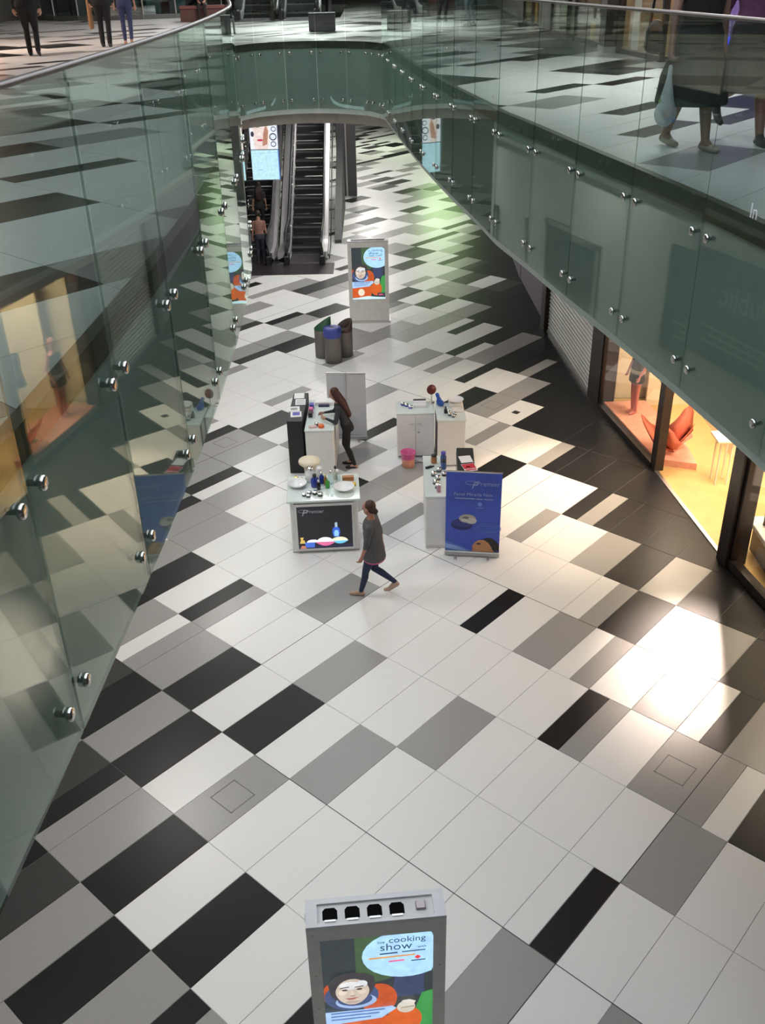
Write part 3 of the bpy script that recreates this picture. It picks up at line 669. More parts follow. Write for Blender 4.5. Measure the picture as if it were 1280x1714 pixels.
# ------------------------------------------------------------------ mannequins in the shop (after the figure builder)
mq = thing('mannequin', 'pink mannequin in a short black striped skirt behind the shop window', 'mannequin', (5.12, 17.75, 0.14), PI / 2 + .3)
P = []
for sx in (-1, 1): P += [('c', (sx * .075, 0, .86), (sx * .065, .01, .46), .075, .05, 0), ('c', (sx * .065, .01, .46), (sx * .06, -.01, .09), .05, .032, 0), ('c', (sx * .06, -.02, .06), (sx * .06, .12, .03), .03, .024, 0)]
P += [('l', [(0, 0, .80, .15, .11), (0, 0, .95, .15, .11), (0, 0, 1.06, .115, .085), (0, 0, 1.25, .15, .10), (0, 0, 1.36, .15, .085), (0, 0, 1.42, .06, .05)], 0), ('c', (0, 0, 1.40), (0, 0, 1.48), .045, .045, 0), ('e', (0, .02, 1.60), (.072, .088, .11), 0)]
for sx in (-1, 1): P += [('c', (sx * .16, 0, 1.34), (sx * .23, -.03, 1.08), .042, .034, 0), ('c', (sx * .23, -.03, 1.08), (sx * .21, .08, .86), .034, .022, 0)] + hand_prims((sx * .21, .08, .86), (0, .3, -1), sx, 0, .9)
fuse('body', P, [SKINM], .013, mq)
sk = MB().lathe([(.001, .72), (.185, .70), (.19, .72), (.17, .95), (.135, 1.08), (.165, 1.26), (.165, 1.36), (.10, 1.38)], 24, sy=.75).build('dress', mat('dress_black', (.02, .02, .022), .8), mq)
for z in (.90, .925, .95): MB().lathe([(.176, z - .006), (.180, z), (.176, z + .006)], 24, sy=.75).build('stripe', mat('dress_stripe', (.75, .6, .4), .6), sk)
mq2 = thing('mannequin', 'headless torso form in a dark dress hanging right of the striped mannequin', 'mannequin', (5.35, 16.55, 0.14), 1.2)
MB().lathe([(.001, 1.18), (.17, 1.16), (.18, 1.2), (.14, 1.42), (.12, 1.5), (.15, 1.66), (.14, 1.78), (.04, 1.82)], 22, sy=.72).build('dress', mat('dress_dark', (.03, .03, .04), .8), mq2)
MB().lathe([(.172, 1.155), (.188, 1.165), (.188, 1.185), (.172, 1.19)], 22, sy=.72).build('hem', WHITEL, mq2)
MB().tube([(0, 0, 0.0), (0, 0, 1.2)], .012, 8).lathe([(.12, 0), (.12, .012), (.01, .02)], 18).build('stand', STEEL, mq2)
# clear table with thin white legs behind the open entrance
pt = thing('display_table', 'pale display stand with thin legs on the shop floor inside the open entrance', 'table', (6.0, 15.0, 0.012))
for dx in (-.1, .1):
    for dy in (-.12, .12): MB().box(dx - .014, dx + .014, dy - .014, dy + .014, 0, .86).build('leg', mat('acrylic_white', (.85, .8, .65), .2), pt)
MB().bbox(-.2, .2, -.22, .22, .86, .90, .01).build('table_top', mat('acrylic_white', (.85, .8, .65), .2), pt)
# white plinth with boots behind window 2
wp = thing('shoe_plinth', 'white plinth carrying boots behind the nearest shop window', 'plinth', (5.98, 11.3, 0.012))
MB().bbox(-.28, .9, -1.7, 1.55, .46, .54, .01).build('plinth_top', WHITEL, wp); MB().box(-.2, .85, -1.6, 1.45, 0, .46).build('plinth_body', mat('plinth_side', (.05, .035, .03), .4), wp)
def boot(x, y, rz, label):
    b = thing('boot', label, 'boot', (x, y, .554), rz, 'boots on the white plinth')
    P = [('c', (0, 0, .42), (0, 0, .10), .058, .042, 0), ('c', (0, 0, .06), (0, .14, .035), .042, .034, 0), ('c', (0, -.01, .05), (0, -.03, .03), .036, .028, 0)]
    fuse('boot_body', P, [mat('boot_brown', (.16, .085, .05), .45)], .012, b); MB().lathe([(.060, .40), (.064, .41), (.064, .46), (.058, .47)], 18).build('cuff', mat('boot_cuff', (.55, .45, .32), .8), b)
boot(5.87, 12.55, -1.2, 'brown boot with pale cuff on the white plinth, nearest the wide post'); boot(5.92, 12.30, -1.3, 'brown boot with pale cuff on the white plinth, second from the wide post')

# ------------------------------------------------------------------ digital advertising totems
def P2(parent, name, pts, m, y, th=0.0015): return MB().flat(pts, y, th).build(name, m, parent)
def em(name, col, s=SCREEN): return mat(name, col, .4, emit=s, var=0.14, scale=12)
def show_ad(scr, w, z0, z1):
    """picture on a lit screen: w wide, from z0 to z1, facing -y"""
    h = z1 - z0; X = lambda t: (t - .5) * w; Zf = lambda t: z0 + t * h
    def poly(nm, pts, col, lay, s=SCREEN): return P2(scr, nm, [(X(a), Zf(b)) for a, b in pts], em('ad_' + '%02d%02d%02d' % tuple(int(c * 99) for c in col), col, s), -lay * .0016)
    def ell(cx, cz, rx, rz, n=26): return [(min(1, max(0, cx + rx * math.cos(2 * PI * i / n))), min(1, max(0, cz + rz * math.sin(2 * PI * i / n)))) for i in range(n)]
    poly('picture', [(0, 0), (1, 0), (1, 1), (0, 1)], (.035, .045, .05), 1)
    poly('picture', [(.3, .55), (.62, .6), (.6, 1), (.3, 1)], (.06, .11, .05), 2); poly('picture', [(.62, .42), (.92, .42), (.92, .68), (.66, .66)], (.045, .06, .13), 2)
    poly('picture', [(.86, .12), (1, .12), (1, .46), (.9, .44), (.84, .3)], (.05, .30, .07), 3)
    bub = poly('picture_bubble', [p for p in ell(.76, .81, .40, .205)], (.40, .66, .95), 4, SCREEN * 1.1)
    poly('picture', ell(.50, .42, .17, .14), (.55, .09, .02), 3); poly('picture', ell(.14, .5, .16, .12), (.5, .08, .02), 3)      # orange jacket, behind the face
    poly('picture', [(0, .03), (0, .32), (.25, .30), (.5, .30), (.62, .22), (.56, .05), (.3, .03)], (.62, .10, .02), 3)
    poly('picture', ell(.73, .20, .17, .13), (.66, .12, .02), 4)
    poly('picture', ell(.25, .47, .25, .13), (.06, .09, .20), 4); poly('picture', ell(.29, .42, .19, .065), (.35, .48, .75), 5); poly('picture', ell(.28, .44, .16, .06), (.06, .09, .2), 6)
    poly('picture_hair', [(.06, .50), (.04, .60), (.10, .66), (.18, .685), (.28, .69), (.38, .675), (.46, .64), (.47, .56), (.43, .49), (.26, .44), (.10, .45)], (.05, .045, .05), 7)
    poly('picture_face', [(.26 + .155 * math.cos(t) * (1 - .12 * max(0, -math.sin(t))), .515 + .118 * math.sin(t)) for t in np.linspace(0, 2 * PI, 28)[:-1]], (.60, .50, .42), 8)
    poly('picture', ell(.24, .575, .10, .035), (.80, .80, .80), 9); poly('picture', ell(.35, .585, .05, .03), (.72, .76, .80), 9); poly('picture', ell(.17, .515, .04, .022), (.72, .62, .52), 9); poly('picture', ell(.345, .515, .04, .022), (.70, .60, .50), 9); poly('picture', ell(.25, .50, .022, .035), (.72, .60, .50), 9)
    for a in (.19, .325):
        poly('picture', [(a - .045, .555), (a + .04, .563), (a + .04, .57), (a - .04, .563)], (.10, .07, .05), 10); poly('picture', ell(a, .54, .026, .008), (.10, .06, .05), 10)
    poly('picture', [(.23, .485), (.29, .485), (.27, .478), (.245, .478)], (.35, .2, .15), 10); poly('picture', [(.195, .462), (.31, .466), (.33, .472), (.27, .448), (.22, .448)], (.42, .14, .11), 10); poly('picture', ell(.26, .425, .07, .012), (.48, .38, .31), 9)
    poly('picture', [(0, .22), (.52, .25), (.66, .33), (.62, .355), (.3, .345), (0, .345)], (.40, .60, .90), 11)
    for a, b, q in ((.05, .55, .325), (.05, .5, .295), (.05, .42, .265)): poly('picture', [(a, q), (b, q + .004), (b, q + .014), (a, q + .010)], (.10, .18, .45), 12)
    poly('picture', ell(.75, .335, .085, .055), (.66, .60, .50), 12); poly('picture', [(.68, .36), (.72, .40), (.78, .405), (.84, .385), (.82, .35), (.72, .345)], (.74, .70, .62), 13); poly('picture', [(.70, .325), (.83, .335), (.82, .342), (.70, .333)], (.38, .30, .24), 13); poly('picture', ell(.27, .135, .10, .07), (.85, .72, .55), 9)
    poly('picture', [(0, 0), (1, 0), (1, .03), (.75, .04), (.45, .06), (.15, .03), (0, .025)], (.62, .85, .98), 9); poly('picture', [(.76, .05), (1, .05), (1, .12), (.76, .12)], (.05, .05, .06), 8); poly('picture', [(.80, .075), (.93, .075), (.93, .095), (.80, .095)], (.8, .1, .2), 9)
    dk = em('ad_text', (.07, .16, .36), SCREEN * .5); y = -.0150
    for body, sz, ax, az in (('cooking', .105, .60, .925), ('show', .135, .52, .862), ('live', .05, .50, .925), ('with', .045, .86, .862)):
        text('lettering', body, sz * w, dk, scr, (X(ax), y, Zf(az)), depth=.0006)
    P2(scr, 'text_line', [(X(.52), Zf(.829)), (X(.68), Zf(.832)), (X(.68), Zf(.842)), (X(.52), Zf(.839))], dk, y); P2(scr, 'text_line', [(X(.72), Zf(.835)), (X(.93), Zf(.838)), (X(.93), Zf(.846)), (X(.72), Zf(.843))], dk, y)
    P2(scr, 'picture', [(X(.42), Zf(.795)), (X(.84), Zf(.803)), (X(.84), Zf(.812)), (X(.42), Zf(.806))], em('ad_orange', (.75, .30, .04)), y)
    P2(scr, 'picture', [(X(.60), Zf(.757)), (X(.74), Zf(.76)), (X(.74), Zf(.772)), (X(.60), Zf(.769))], em('ad_pink', (.8, .15, .3)), y)
    P2(scr, 'picture', [(X(.83), Zf(.782)), (X(.86), Zf(.765)), (X(.89), Zf(.782)), (X(.86), Zf(.8))], em('ad_red', (.8, .05, .05)), y); P2(scr, 'picture', [(X(.80), Zf(.75)), (X(.93), Zf(.752)), (X(.93), Zf(.76)), (X(.80), Zf(.758))], dk, y)
def totem(label, loc, rz, slots):
    t = thing('advertising_totem', label, 'totem', loc, rz, 'advertising totems on the lower floor'); W, D, HT = 1.03, .24, 2.10
    a = .095                                     # frame width
    MB().bbox(-W / 2, W / 2, -D / 2 + .03, D / 2, .05, HT - .02, .012).build('body', GREYAL, t)
    fr = MB().box(-W / 2, -W / 2 + a, -D / 2, -D / 2 + .035, .05, HT - .02).box(W / 2 - a, W / 2, -D / 2, -D / 2 + .035, .05, HT - .02).box(-W / 2 + a, W / 2 - a, -D / 2, -D / 2 + .035, HT - .02 - .13, HT - .02).box(-W / 2 + a, W / 2 - a, -D / 2, -D / 2 + .035, .05, .62)
    f = fr.build('front_frame', mat('totem_frame', (.76, .75, .71), .5), t)
    for x in (-W / 2 + .045, W / 2 - .045):
        for z in (.3, .75, 1.15, 1.55, HT - .08): MB().lathe([(.001, 0), (.008, 0), (.008, .004), (.001, .005)], 8).build('screw', STEEL, f, (x, -D / 2, z)).rotation_euler = (PI / 2, 0, 0)
    MB().box(-W / 2 - .03, W / 2 + .03, -D / 2 - .07, D / 2 + .07, 0, .05).build('base_plate', STEEL, t)
    scr = MB().box(-W / 2 + a, W / 2 - a, 0, .012, .62, HT - .15).build('screen', em('ad_back', (.03, .035, .04)), t, (0, -D / 2 + .022, 0))
    show_ad(scr, W - 2 * a, .62, HT - .15)
    # top tray with raised rims
    m = MB().box(-W / 2, W / 2, -D / 2, -D / 2 + .025, HT - .02, HT + .012).box(-W / 2, W / 2, D / 2 - .045, D / 2, HT - .02, HT + .012).box(-W / 2, -W / 2 + .085, -D / 2 + .025, D / 2 - .045, HT - .02, HT + .012).box(W / 2 - .085, W / 2, -D / 2 + .025, D / 2 - .045, HT - .02, HT + .012)
    m.build('top_rim', TOTEML, t); tp = MB().box(-W / 2 + .085, W / 2 - .085, -D / 2 + .025, D / 2 - .045, HT - .03, HT - .006).build('top_panel', mat('totem_top', (.66, .66, .68), .4, var=.03), t)
    if slots:
        for k in range(4):
            x = -.335 + k * .165; pts = [(x - .055, -.055), (x + .055, -.055), (x + .055, .02), (x + .035, .045), (x - .035, .045), (x - .055, .02)]
            s = MB().prism(pts, HT - .006, HT - .004).build('slot', mat('hole_black', (.003, .003, .003), .95, spec=.1), tp); MB().box(x - .04, x + .04, -.075, -.06, HT - .006, HT + .004).build('slot_lip', STEEL, s)
        MB().bbox(.30, .375, -.04, .035, HT - .006, HT + .012, .006).build('card_plate', mat('plate', (.35, .30, .32), .3, metal=.5), tp)
        for sx in (-1, 1): MB().box(sx * (W / 2) - .004, sx * (W / 2) + .004, -.03, .03, HT - .05, HT - .02).build('side_latch', BLACK, t)
    else: MB().box(-W / 2 + .1, W / 2 - .1, -.06, .05, HT - .006, HT - .002).build('top_vent', BLACK, tp)
    return t
totem('grey advertising totem with four dark openings in its top, at the bottom of the view', (-.12, 4.66, 0), .08, True)
totem('grey advertising totem showing a lit cooking advert, near the litter bins', (-.225, 24.30, 0), .02, False)

# ------------------------------------------------------------------ litter bins
BODYG = mat('bin_grey', (.16, .15, .135), .5, metal=.4, var=.1, scale=60)
def bin_slant(label, loc, col, hgt, rz):
    b = thing('litter_bin', label, 'bin', loc, rz, 'litter bins beside the advertising totem'); n = 26; r = .2
    MB().lathe([(r - .02, 0), (r, .012), (r, hgt * .70), (r - .012, hgt * .71)], n).build('body', BODYG, b)
    ring = lambda rr, f: [(rr * math.cos(2 * PI * k / n), rr * math.sin(2 * PI * k / n), f(math.cos(2 * PI * k / n), math.sin(2 * PI * k / n))) for k in range(n)]
    slope = lambda cx, cy: hgt * .86 + hgt * .14 * cx
    MB().rings([ring(r + .003, lambda a, c: hgt * .70), ring(r + .003, slope), ring(r - .018, slope), ring(r - .018, lambda a, c: hgt * .66)], 0, True, True).build('hood', mat('hood_' + label[:5], col, .5), b)
    MB().rings([ring(r - .02, lambda a, c: hgt * .67), ring(r - .02, lambda a, c: hgt * .68)], 0, False, True).build('inner_disc', BLACK, b)
    return b
bin_slant('green hooded litter bin with slanted open top', (-1.32, 21.76, 0), (.02, .09, .035), .98, -.2)
bin_slant('brown hooded litter bin with slanted open top', (-.82, 21.80, 0), (.045, .022, .016), .88, .5)
b = thing('litter_bin', 'grey litter bin with a flat blue lid and round hole', 'bin', (-1.075, 21.40, 0), 0, 'litter bins beside the advertising totem')
MB().lathe([(.18, 0), (.2, .012), (.2, .62), (.19, .63)], 26).build('body', BODYG, b)
lid = MB().lathe([(.205, .62), (.212, .64), (.212, .80), (.20, .835), (.06, .845), (.05, .835), (.05, .80)], 26).build('lid', mat('bin_blue', (.04, .06, .30), .45), b); MB().lathe([(.001, .80), (.05, .80), (.05, .84), (.045, .843), (.001, .841)], 18).build('hole', BLACK, lid)

# ------------------------------------------------------------------ cosmetics stand: counters, banners, goods
PORC = mat('porcelain', (.80, .81, .82), .15, spec=.6, var=.02); SILV = mat('lid_silver', (.80, .80, .80), .18, metal=1.0, var=.03); JARK = mat('jar_black', (.015, .015, .017), .2)
BLUEG = mat('bottle_blue', (.02, .04, .30), .15, spec=.6); CLEAR = glass('bottle_clear', (.86, .92, .92), .06, 3); GREENP = mat('label_green', (.06, .35, .06), .5); WOODB = mat('wood_box', (.42, .17, .05), .5, var=.2)
CREAMS = mat('cream_seat', (.72, .65, .50), .5); PINK = mat('pink_plastic', (.62, .10, .28), .35); PAPER = mat('paper', (.78, .78, .80), .8, var=.02); GOLD = mat('gold', (.75, .55, .2), .25, metal=1.0)
REDP = mat('print_red', (.55, .02, .05), .5); BLUEP = mat('print_blue', (.08, .08, .42), .5); ORANGE = mat('orange_plastic', (.75, .14, .03), .4)
def rel(o, x, y, z):     # world position of a point given in a thing's frame
    c, s = math.cos(o.rotation_euler.z), math.sin(o.rotation_euler.z); return (o.location.x + c * x - s * y, o.location.y + s * x + c * y, o.location.z + z)
# front counter with lightbox
fc = thing('display_counter', 'white counter with a lit cosmetics picture on its front and a glass top', 'counter', (-.93, 13.35, 0), .05); W, D = 1.10, .80
MB().bbox(-W / 2 + .02, W / 2 - .02, -D / 2 + .02, D / 2, 0.02, .93, .01).build('body', WHITEL, fc); MB().bbox(-W / 2 - .02, W / 2 + .02, -D / 2 - .03, D / 2 + .02, .93, .965, .006).build('counter_top', TOPGL, fc)
MB().box(-W / 2 + .02, W / 2 - .02, -D / 2 + .02, D / 2 - .05, 0, .02).build('plinth', mat('plinth_grey', (.3, .3, .3), .5), fc)
lbx = MB().box(-.47, .47, 0, .05, .06, .90).build('lightbox', mat('lightbox_frame', (.66, .66, .66), .35, metal=.5), fc, (0, -D / 2 - .03, 0))
def flatp(nm, pts, col, lay, s=SCREEN): return P2(lbx, nm, pts, em('lb_%02d%02d%02d' % tuple(int(c * 99) for c in col), col, s), -.001 - lay * .0016)
flatp('picture', [(-.43, .10), (.43, .10), (.43, .86), (-.43, .86)], (.022, .022, .028), 0, SCREEN * .6)
flatp('picture', [(-.43, .10), (.43, .10), (.43, .16), (-.43, .16)], (.02, .02, .05), 1); 
flatp('picture_bowl', [(.22 + .13 * math.cos(a), .225 + .07 * math.sin(a)) for a in np.linspace(0, PI, 14)], (.90, .90, .62), 2); flatp('picture_bowl', [(.10 + .26 * t, .225 - .055 * math.sin(t * PI)) for t in np.linspace(0, 1, 12)], (.15, .58, .85), 2)
flatp('picture_bowl', [(-.01 + .13 * math.cos(a), .215 + .085 * math.sin(a)) for a in np.linspace(0, PI, 14)], (.95, .95, .98), 2, SCREEN * 1.2); flatp('picture_bowl', [(-.17 + .34 * t, .215 - .075 * math.sin(t * PI)) for t in np.linspace(0, 1, 12)], (.75, .15, .33), 2)
flatp('picture_bowl', [(-.20 + .10 * math.cos(a), .215 + .05 * math.sin(a)) for a in np.linspace(0, PI, 12)], (.95, .95, .98), 3, SCREEN * 1.2); flatp('picture_bowl', [(-.34, .215), (-.17, .215), (-.18, .12), (-.31, .12)], (.06, .15, .62), 3)
flatp('picture_gold', [(-.41, .20), (-.32, .20), (-.335, .255), (-.36, .265), (-.345, .31), (-.40, .31), (-.39, .265)], (.75, .52, .12), 3); flatp('picture_gold', [(-.41, .105), (-.31, .105), (-.32, .15), (-.38, .16)], (.55, .2, .12), 3)
flatp('picture_bottle', [(.13, .30), (.215, .30), (.235, .38), (.225, .45), (.20, .475), (.145, .475), (.12, .45), (.11, .38)], (.04, .12, .62), 2); flatp('picture_bottle', [(.145, .31), (.205, .31), (.215, .37), (.20, .42), (.15, .42), (.135, .37)], (.30, .60, .95), 3); flatp('picture_bottle', [(.155, .475), (.195, .475), (.195, .56), (.155, .56)], (.35, .5, .55), 2)
lgt = em('lb_logo', (.20, .20, .22))
text('lettering', 'Premier', .085, lgt, lbx, (-.28, -.004, .745), depth=.0006); text('lettering', 'P', .16, lgt, lbx, (-.36, -.004, .70), depth=.0006, shear=.3)
def ring_flat(parent, m, cx, cz, rx, rz, th, y, a0=0, a1=2 * PI):
    n = 24; o = [(cx + rx * math.cos(a0 + (a1 - a0) * i / n), cz + rz * math.sin(a0 + (a1 - a0) * i / n)) for i in range(n + 1)]; i_ = [(cx + (rx - th) * math.cos(a0 + (a1 - a0) * i / n), cz + (rz - th) * math.sin(a0 + (a1 - a0) * i / n)) for i in range(n + 1)]
    mb = MB()
    for k in range(n): mb.flat([o[k], o[k + 1], i_[k + 1], i_[k]], y, .001)
    return mb.build('logo_swoosh', m, parent)
ring_flat(lbx, lgt, -.33, .785, .075, .028, .006, -.003)
# goods
def bowl(label, loc, r, hgt, m=PORC):
    t = thing('bowl', label, 'bowl', loc); MB().lathe([(r * .35, 0), (r * .4, .004), (r * .75, hgt * .45), (r, hgt), (r * .985, hgt + .006), (r * .95, hgt), (r * .68, hgt * .5), (r * .3, hgt * .2), (.001, hgt * .18)], 26).build('bowl_body', m, t); return t
def jar(label, loc, r=.035, hgt=.04, body=JARK, lid=SILV, group='silver-lidded cream jars on the stand'):
    t = thing('cream_jar', label, 'jar', loc, 0, group); MB().lathe([(r * .9, 0), (r, .004), (r, hgt * .6), (r * .95, hgt * .62)], 16).build('jar_body', body, t); MB().lathe([(r * 1.04, hgt * .62), (r * 1.06, hgt * .66), (r * 1.0, hgt * .97), (r * .8, hgt * 1.06), (.001, hgt * 1.1)], 16).build('lid', lid, t); return t
def bottle(label, loc, r, hgt, body, cap, group='bottles on the cosmetics stand', neck=.45):
    t = thing('bottle', label, 'bottle', loc, 0, group); MB().lathe([(r * .9, 0), (r, .006), (r, hgt * .62), (r * neck, hgt * .76), (r * neck, hgt * .82)], 16).build('bottle_body', body, t); MB().lathe([(r * neck * 1.15, hgt * .82), (r * neck * 1.2, hgt * .84), (r * neck * 1.1, hgt), (.001, hgt)], 14).build('cap', cap, t); return t
bowl('white porcelain bowl on the left end of the lightbox counter', rel(fc, -.41, .06, .966), .155, .07); bowl('white porcelain bowl on the right end of the lightbox counter', rel(fc, .33, -.12, .966), .165, .065)
for i, (x, y, w) in enumerate(((-.30, -.26, 'front left'), (-.235, -.30, 'front centre'), (-.22, -.20, 'rear'))): jar('silver-lidded black jar, %s of the left trio on the lightbox counter' % w, rel(fc, x, y, .966))
for i, (x, y, w) in enumerate(((-.13, -.22, 'left'), (-.05, -.28, 'right'))): jar('silver-lidded black jar, %s one beside the cobalt bottle on the lightbox counter' % w, rel(fc, x, y, .966), .042, .05)
jar('gold-lidded jar at the rear left of the lightbox counter', rel(fc, -.43, .30, .966), .035, .045, mat('jar_gold', (.5, .35, .12), .3), GOLD); jar('small gold-lidded jar behind the left bowl on the lightbox counter', rel(fc, -.35, .26, .966), .03, .04, mat('jar_gold', (.5, .35, .12), .3), GOLD)
bottle('tall cobalt blue bottle in the middle of the lightbox counter', rel(fc, -.13, .03, .966), .062, .22, BLUEG, BLACK); bottle('slim black pump bottle in front of the cobalt bottle', rel(fc, -.07, -.08, .966), .032, .17, BLACKGL, SILV); bottle('dark blue bottle behind the cobalt bottle', rel(fc, -.02, .13, .966), .04, .2, BLUEG, SILV)
bottle('clear round bottle with white top at the rear of the lightbox counter', rel(fc, -.20, .24, .966), .085, .24, mat('pearl', (.70, .72, .72), .2), SILV); bottle('white capped tube beside the pearl bottle on the lightbox counter', rel(fc, -.05, .26, .966), .05, .22, WHITEL, WHITEL, neck=.8)
bottle('amber bottle right of the cobalt bottle', rel(fc, .04, .07, .966), .028, .18, mat('amber', (.30, .16, .03), .2), GOLD); bottle('clear bottle with green label on the lightbox counter', rel(fc, .07, -.03, .966), .035, .17, GREENP, CLEAR)
bottle('tall clear bottle behind the green label bottle', rel(fc, .13, .10, .966), .045, .24, CLEAR, SILV); bottle('second tall clear bottle near the wooden box', rel(fc, .235, .10, .966), .04, .25, CLEAR, WHITEL); bottle('pale bottle with black cap near the wooden box', rel(fc, .20, .24, .966), .035, .24, mat('pale_bottle', (.62, .60, .52), .3), BLACK)
t = thing('wooden_box', 'small brown wooden box on the rear right of the lightbox counter', 'box', rel(fc, .40, .20, .966), .1); MB().bbox(-.09, .09, -.04, .04, 0, .045, .005).build('box_body', WOODB, t); MB().bbox(-.092, .092, -.042, .042, .045, .07, .005).build('lid', WOODB, t)
t = thing('yellow_sponge', 'yellow sponge behind the right bowl', 'sponge', rel(fc, .49, .02, .966)); MB().bbox(-.03, .03, -.04, .04, 0, .04, .008).build('sponge_body', mat('sponge', (.75, .5, .06), .9, bump=.4), t)
# stool with round cream seat
t = thing('stool', 'round cream stool on a thick pedestal behind the lightbox counter', 'stool', (-1.24, 14.72, 0))
MB().lathe([(.17, .70), (.185, .715), (.19, .745), (.18, .765), (.10, .78), (.001, .782)], 28).build('seat', CREAMS, t); MB().lathe([(.09, 0.03), (.085, .4), (.10, .62), (.15, .70), (.001, .70)], 24).build('pedestal', mat('cream_pedestal', (.52, .48, .38), .6), t); MB().lathe([(.19, 0), (.19, .02), (.10, .035), (.001, .035)], 26).build('base', STEEL, t)
# white back counter and black stand on the left
bc = thing('display_counter', 'tall white counter with glass top where the long-haired assistant leans', 'counter', (-1.085, 16.2, 0), -.02)
MB().bbox(-.255, .255, -.68, .68, 0.02, .92, .01).build('body', WHITEL, bc); MB().bbox(-.265, .265, -.69, .69, .92, .95, .005).build('counter_top', TOPGL, bc)
t = thing('tissue_box', 'white box with dark tray at the far end of the assistant counter', 'box', rel(bc, .02, .50, .951)); MB().bbox(-.17, .17, -.10, .10, 0, .07, .006).build('box_body', PAPER, t); MB().box(-.10, .10, -.16, -.11, 0, .04).build('tray', mat('tray_dark', (.04, .04, .10), .4), t)
t = thing('tin', 'orange tin on the near end of the assistant counter', 'tin', rel(bc, .03, -.56, .951)); MB().lathe([(.052, 0), (.055, .005), (.055, .045), (.05, .05), (.001, .052)], 20).build('tin_body', ORANGE, t)
t = thing('product_box', 'flat pink and white product box beside the orange tin', 'box', rel(bc, -.12, -.56, .951), .2); MB().bbox(-.07, .07, -.04, .04, 0, .03, .004).build('box_body', mat('pinkwhite', (.65, .45, .45), .5), t)
jar('black jar behind the orange tin on the assistant counter', rel(bc, -.06, -.47, .951), .035, .05)
for i, (y, cc, lab) in enumerate(((.30, BLUEP, 'dark blue'), (.10, PINK, 'pink'), (-.08, BLACK, 'black'))):
    t = thing('product_box', '%s product box along the left edge of the assistant counter' % lab, 'box', rel(bc, -.20, y, .951), .05 * i); MB().bbox(-.04, .04, -.06, .06, 0, .09, .004).build('box_body', cc, t)
def leaflet_stand(label, loc, rz, sx, sy, hgt): 
    s = thing('leaflet_stand', label, 'stand', loc, rz); MB().bbox(-sx / 2, sx / 2, -sy / 2, sy / 2, 0, hgt, .008).build('body', BLACK, s); MB().box(-sx / 2 - .004, -sx / 2, -sy / 2 + .03, sy / 2 - .03, .1, hgt - .08).build('front_panel', BLACKGL, s); return s
ls = leaflet_stand('tall matt black stand left of the assistant counter, topped with leaflets', (-1.525, 16.36, 0), -.03, .28, 1.32, 1.05)
def leaflet(label, loc, rz, sx, sy, marks):
    t = thing('leaflet', label, 'leaflet', loc, rz, 'leaflets on the black stands'); MB().box(-sx / 2, sx / 2, -sy / 2, sy / 2, 0, .006).build('sheet', PAPER, t)
    for (x0, x1, y0, y1, m) in marks: MB().box(x0, x1, y0, y1, .006, .0075).build('print', m, t)
leaflet('white leaflet at the far end of the left black stand', rel(ls, -.02, .50, 1.051), .05, .19, .26, []); leaflet('lined white leaflet second from the far end of the left black stand', rel(ls, .03, .20, 1.051), .05, .19, .26, [(-.08, .08, y, y + .02, GREY_T) for y in (-.09, -.04, .01, .06)])
leaflet('grey and white leaflet third from the far end of the left black stand', rel(ls, -.05, -.12, 1.051), .1, .19, .22, [(-.07, .05, -.05, .05, GREY_T)]); leaflet('leaflet with a blue picture near the front of the left black stand', rel(ls, .0, -.36, 1.051), .08, .20, .24, [(-.06, .07, -.05, .09, BLUEP)])
# rear roll-up banner, seen from behind
def rollup(label, a, b, hgt, face, back):
    a, b = Vector(a), Vector(b); c = (a + b) / 2; d = b - a; L = d.length; t = thing('rollup_banner', label, 'banner', (c.x, c.y, 0), math.atan2(d.y, d.x))
    sheet = MB().box(-L / 2, L / 2, -.003, .003, .09, hgt).build('sheet', [face, back], t); MB().bbox(-L / 2 - .005, L / 2 + .005, -.04, .05, .03, .10, .008).build('base_case', mat('banner_case', (.40, .40, .40), .35, metal=.6), t)
    for x in (-L * .3, L * .3): MB().box(x - .02, x + .02, -.14, .16, 0, .03).build('foot', STEEL, t)
    MB().box(-L / 2 - .005, L / 2 + .005, -.01, .01, hgt, hgt + .018).build('top_rail', STEEL, t); MB().tube([(0, .02, .1), (0, .02, hgt)], .010, 8).build('pole', STEEL, t); return t, sheet, L
GBACK = mat('banner_back', (.58, .59, .62), .7, var=.03)
rb, _, _ = rollup('grey back of a roll-up banner behind the long-haired assistant', (-.27, 17.08), (-1.02, 17.15), 1.38, GBACK, GBACK)
# blue banner
bn, sheet, BL = rollup('blue roll-up banner with a bowl and a woman\'s face printed on it', (.975, 12.79), (1.81, 12.67), 1.49, mat('banner_blue', (.045, .09, .50), .45, var=.22, scale=1.3), GBACK)
def bp(nm, pts, col, lay, r=.45): return P2(sheet, nm, [((x - .5) * BL, .10 + z * 1.38) for x, z in pts], mat('bn_%03d%03d%03d' % tuple(int(c * 999) for c in col), col, r), -.003 - lay * .0012, .0012)
EL = lambda cx, cz, rx, rz, n=26, a0=0, a1=2 * PI: [(cx + rx * math.cos(a0 + (a1 - a0) * i / n), cz + rz * math.sin(a0 + (a1 - a0) * i / n)) for i in range(n)]
bp('print', [(0, .0), (.5, .0), (.3, .06), (0, .12)], (.08, .17, .55), 0); bp('print', [(0, .03), (.28, .0), (.45, .0), (.2, .06), (0, .09)], (.25, .38, .75), 1)
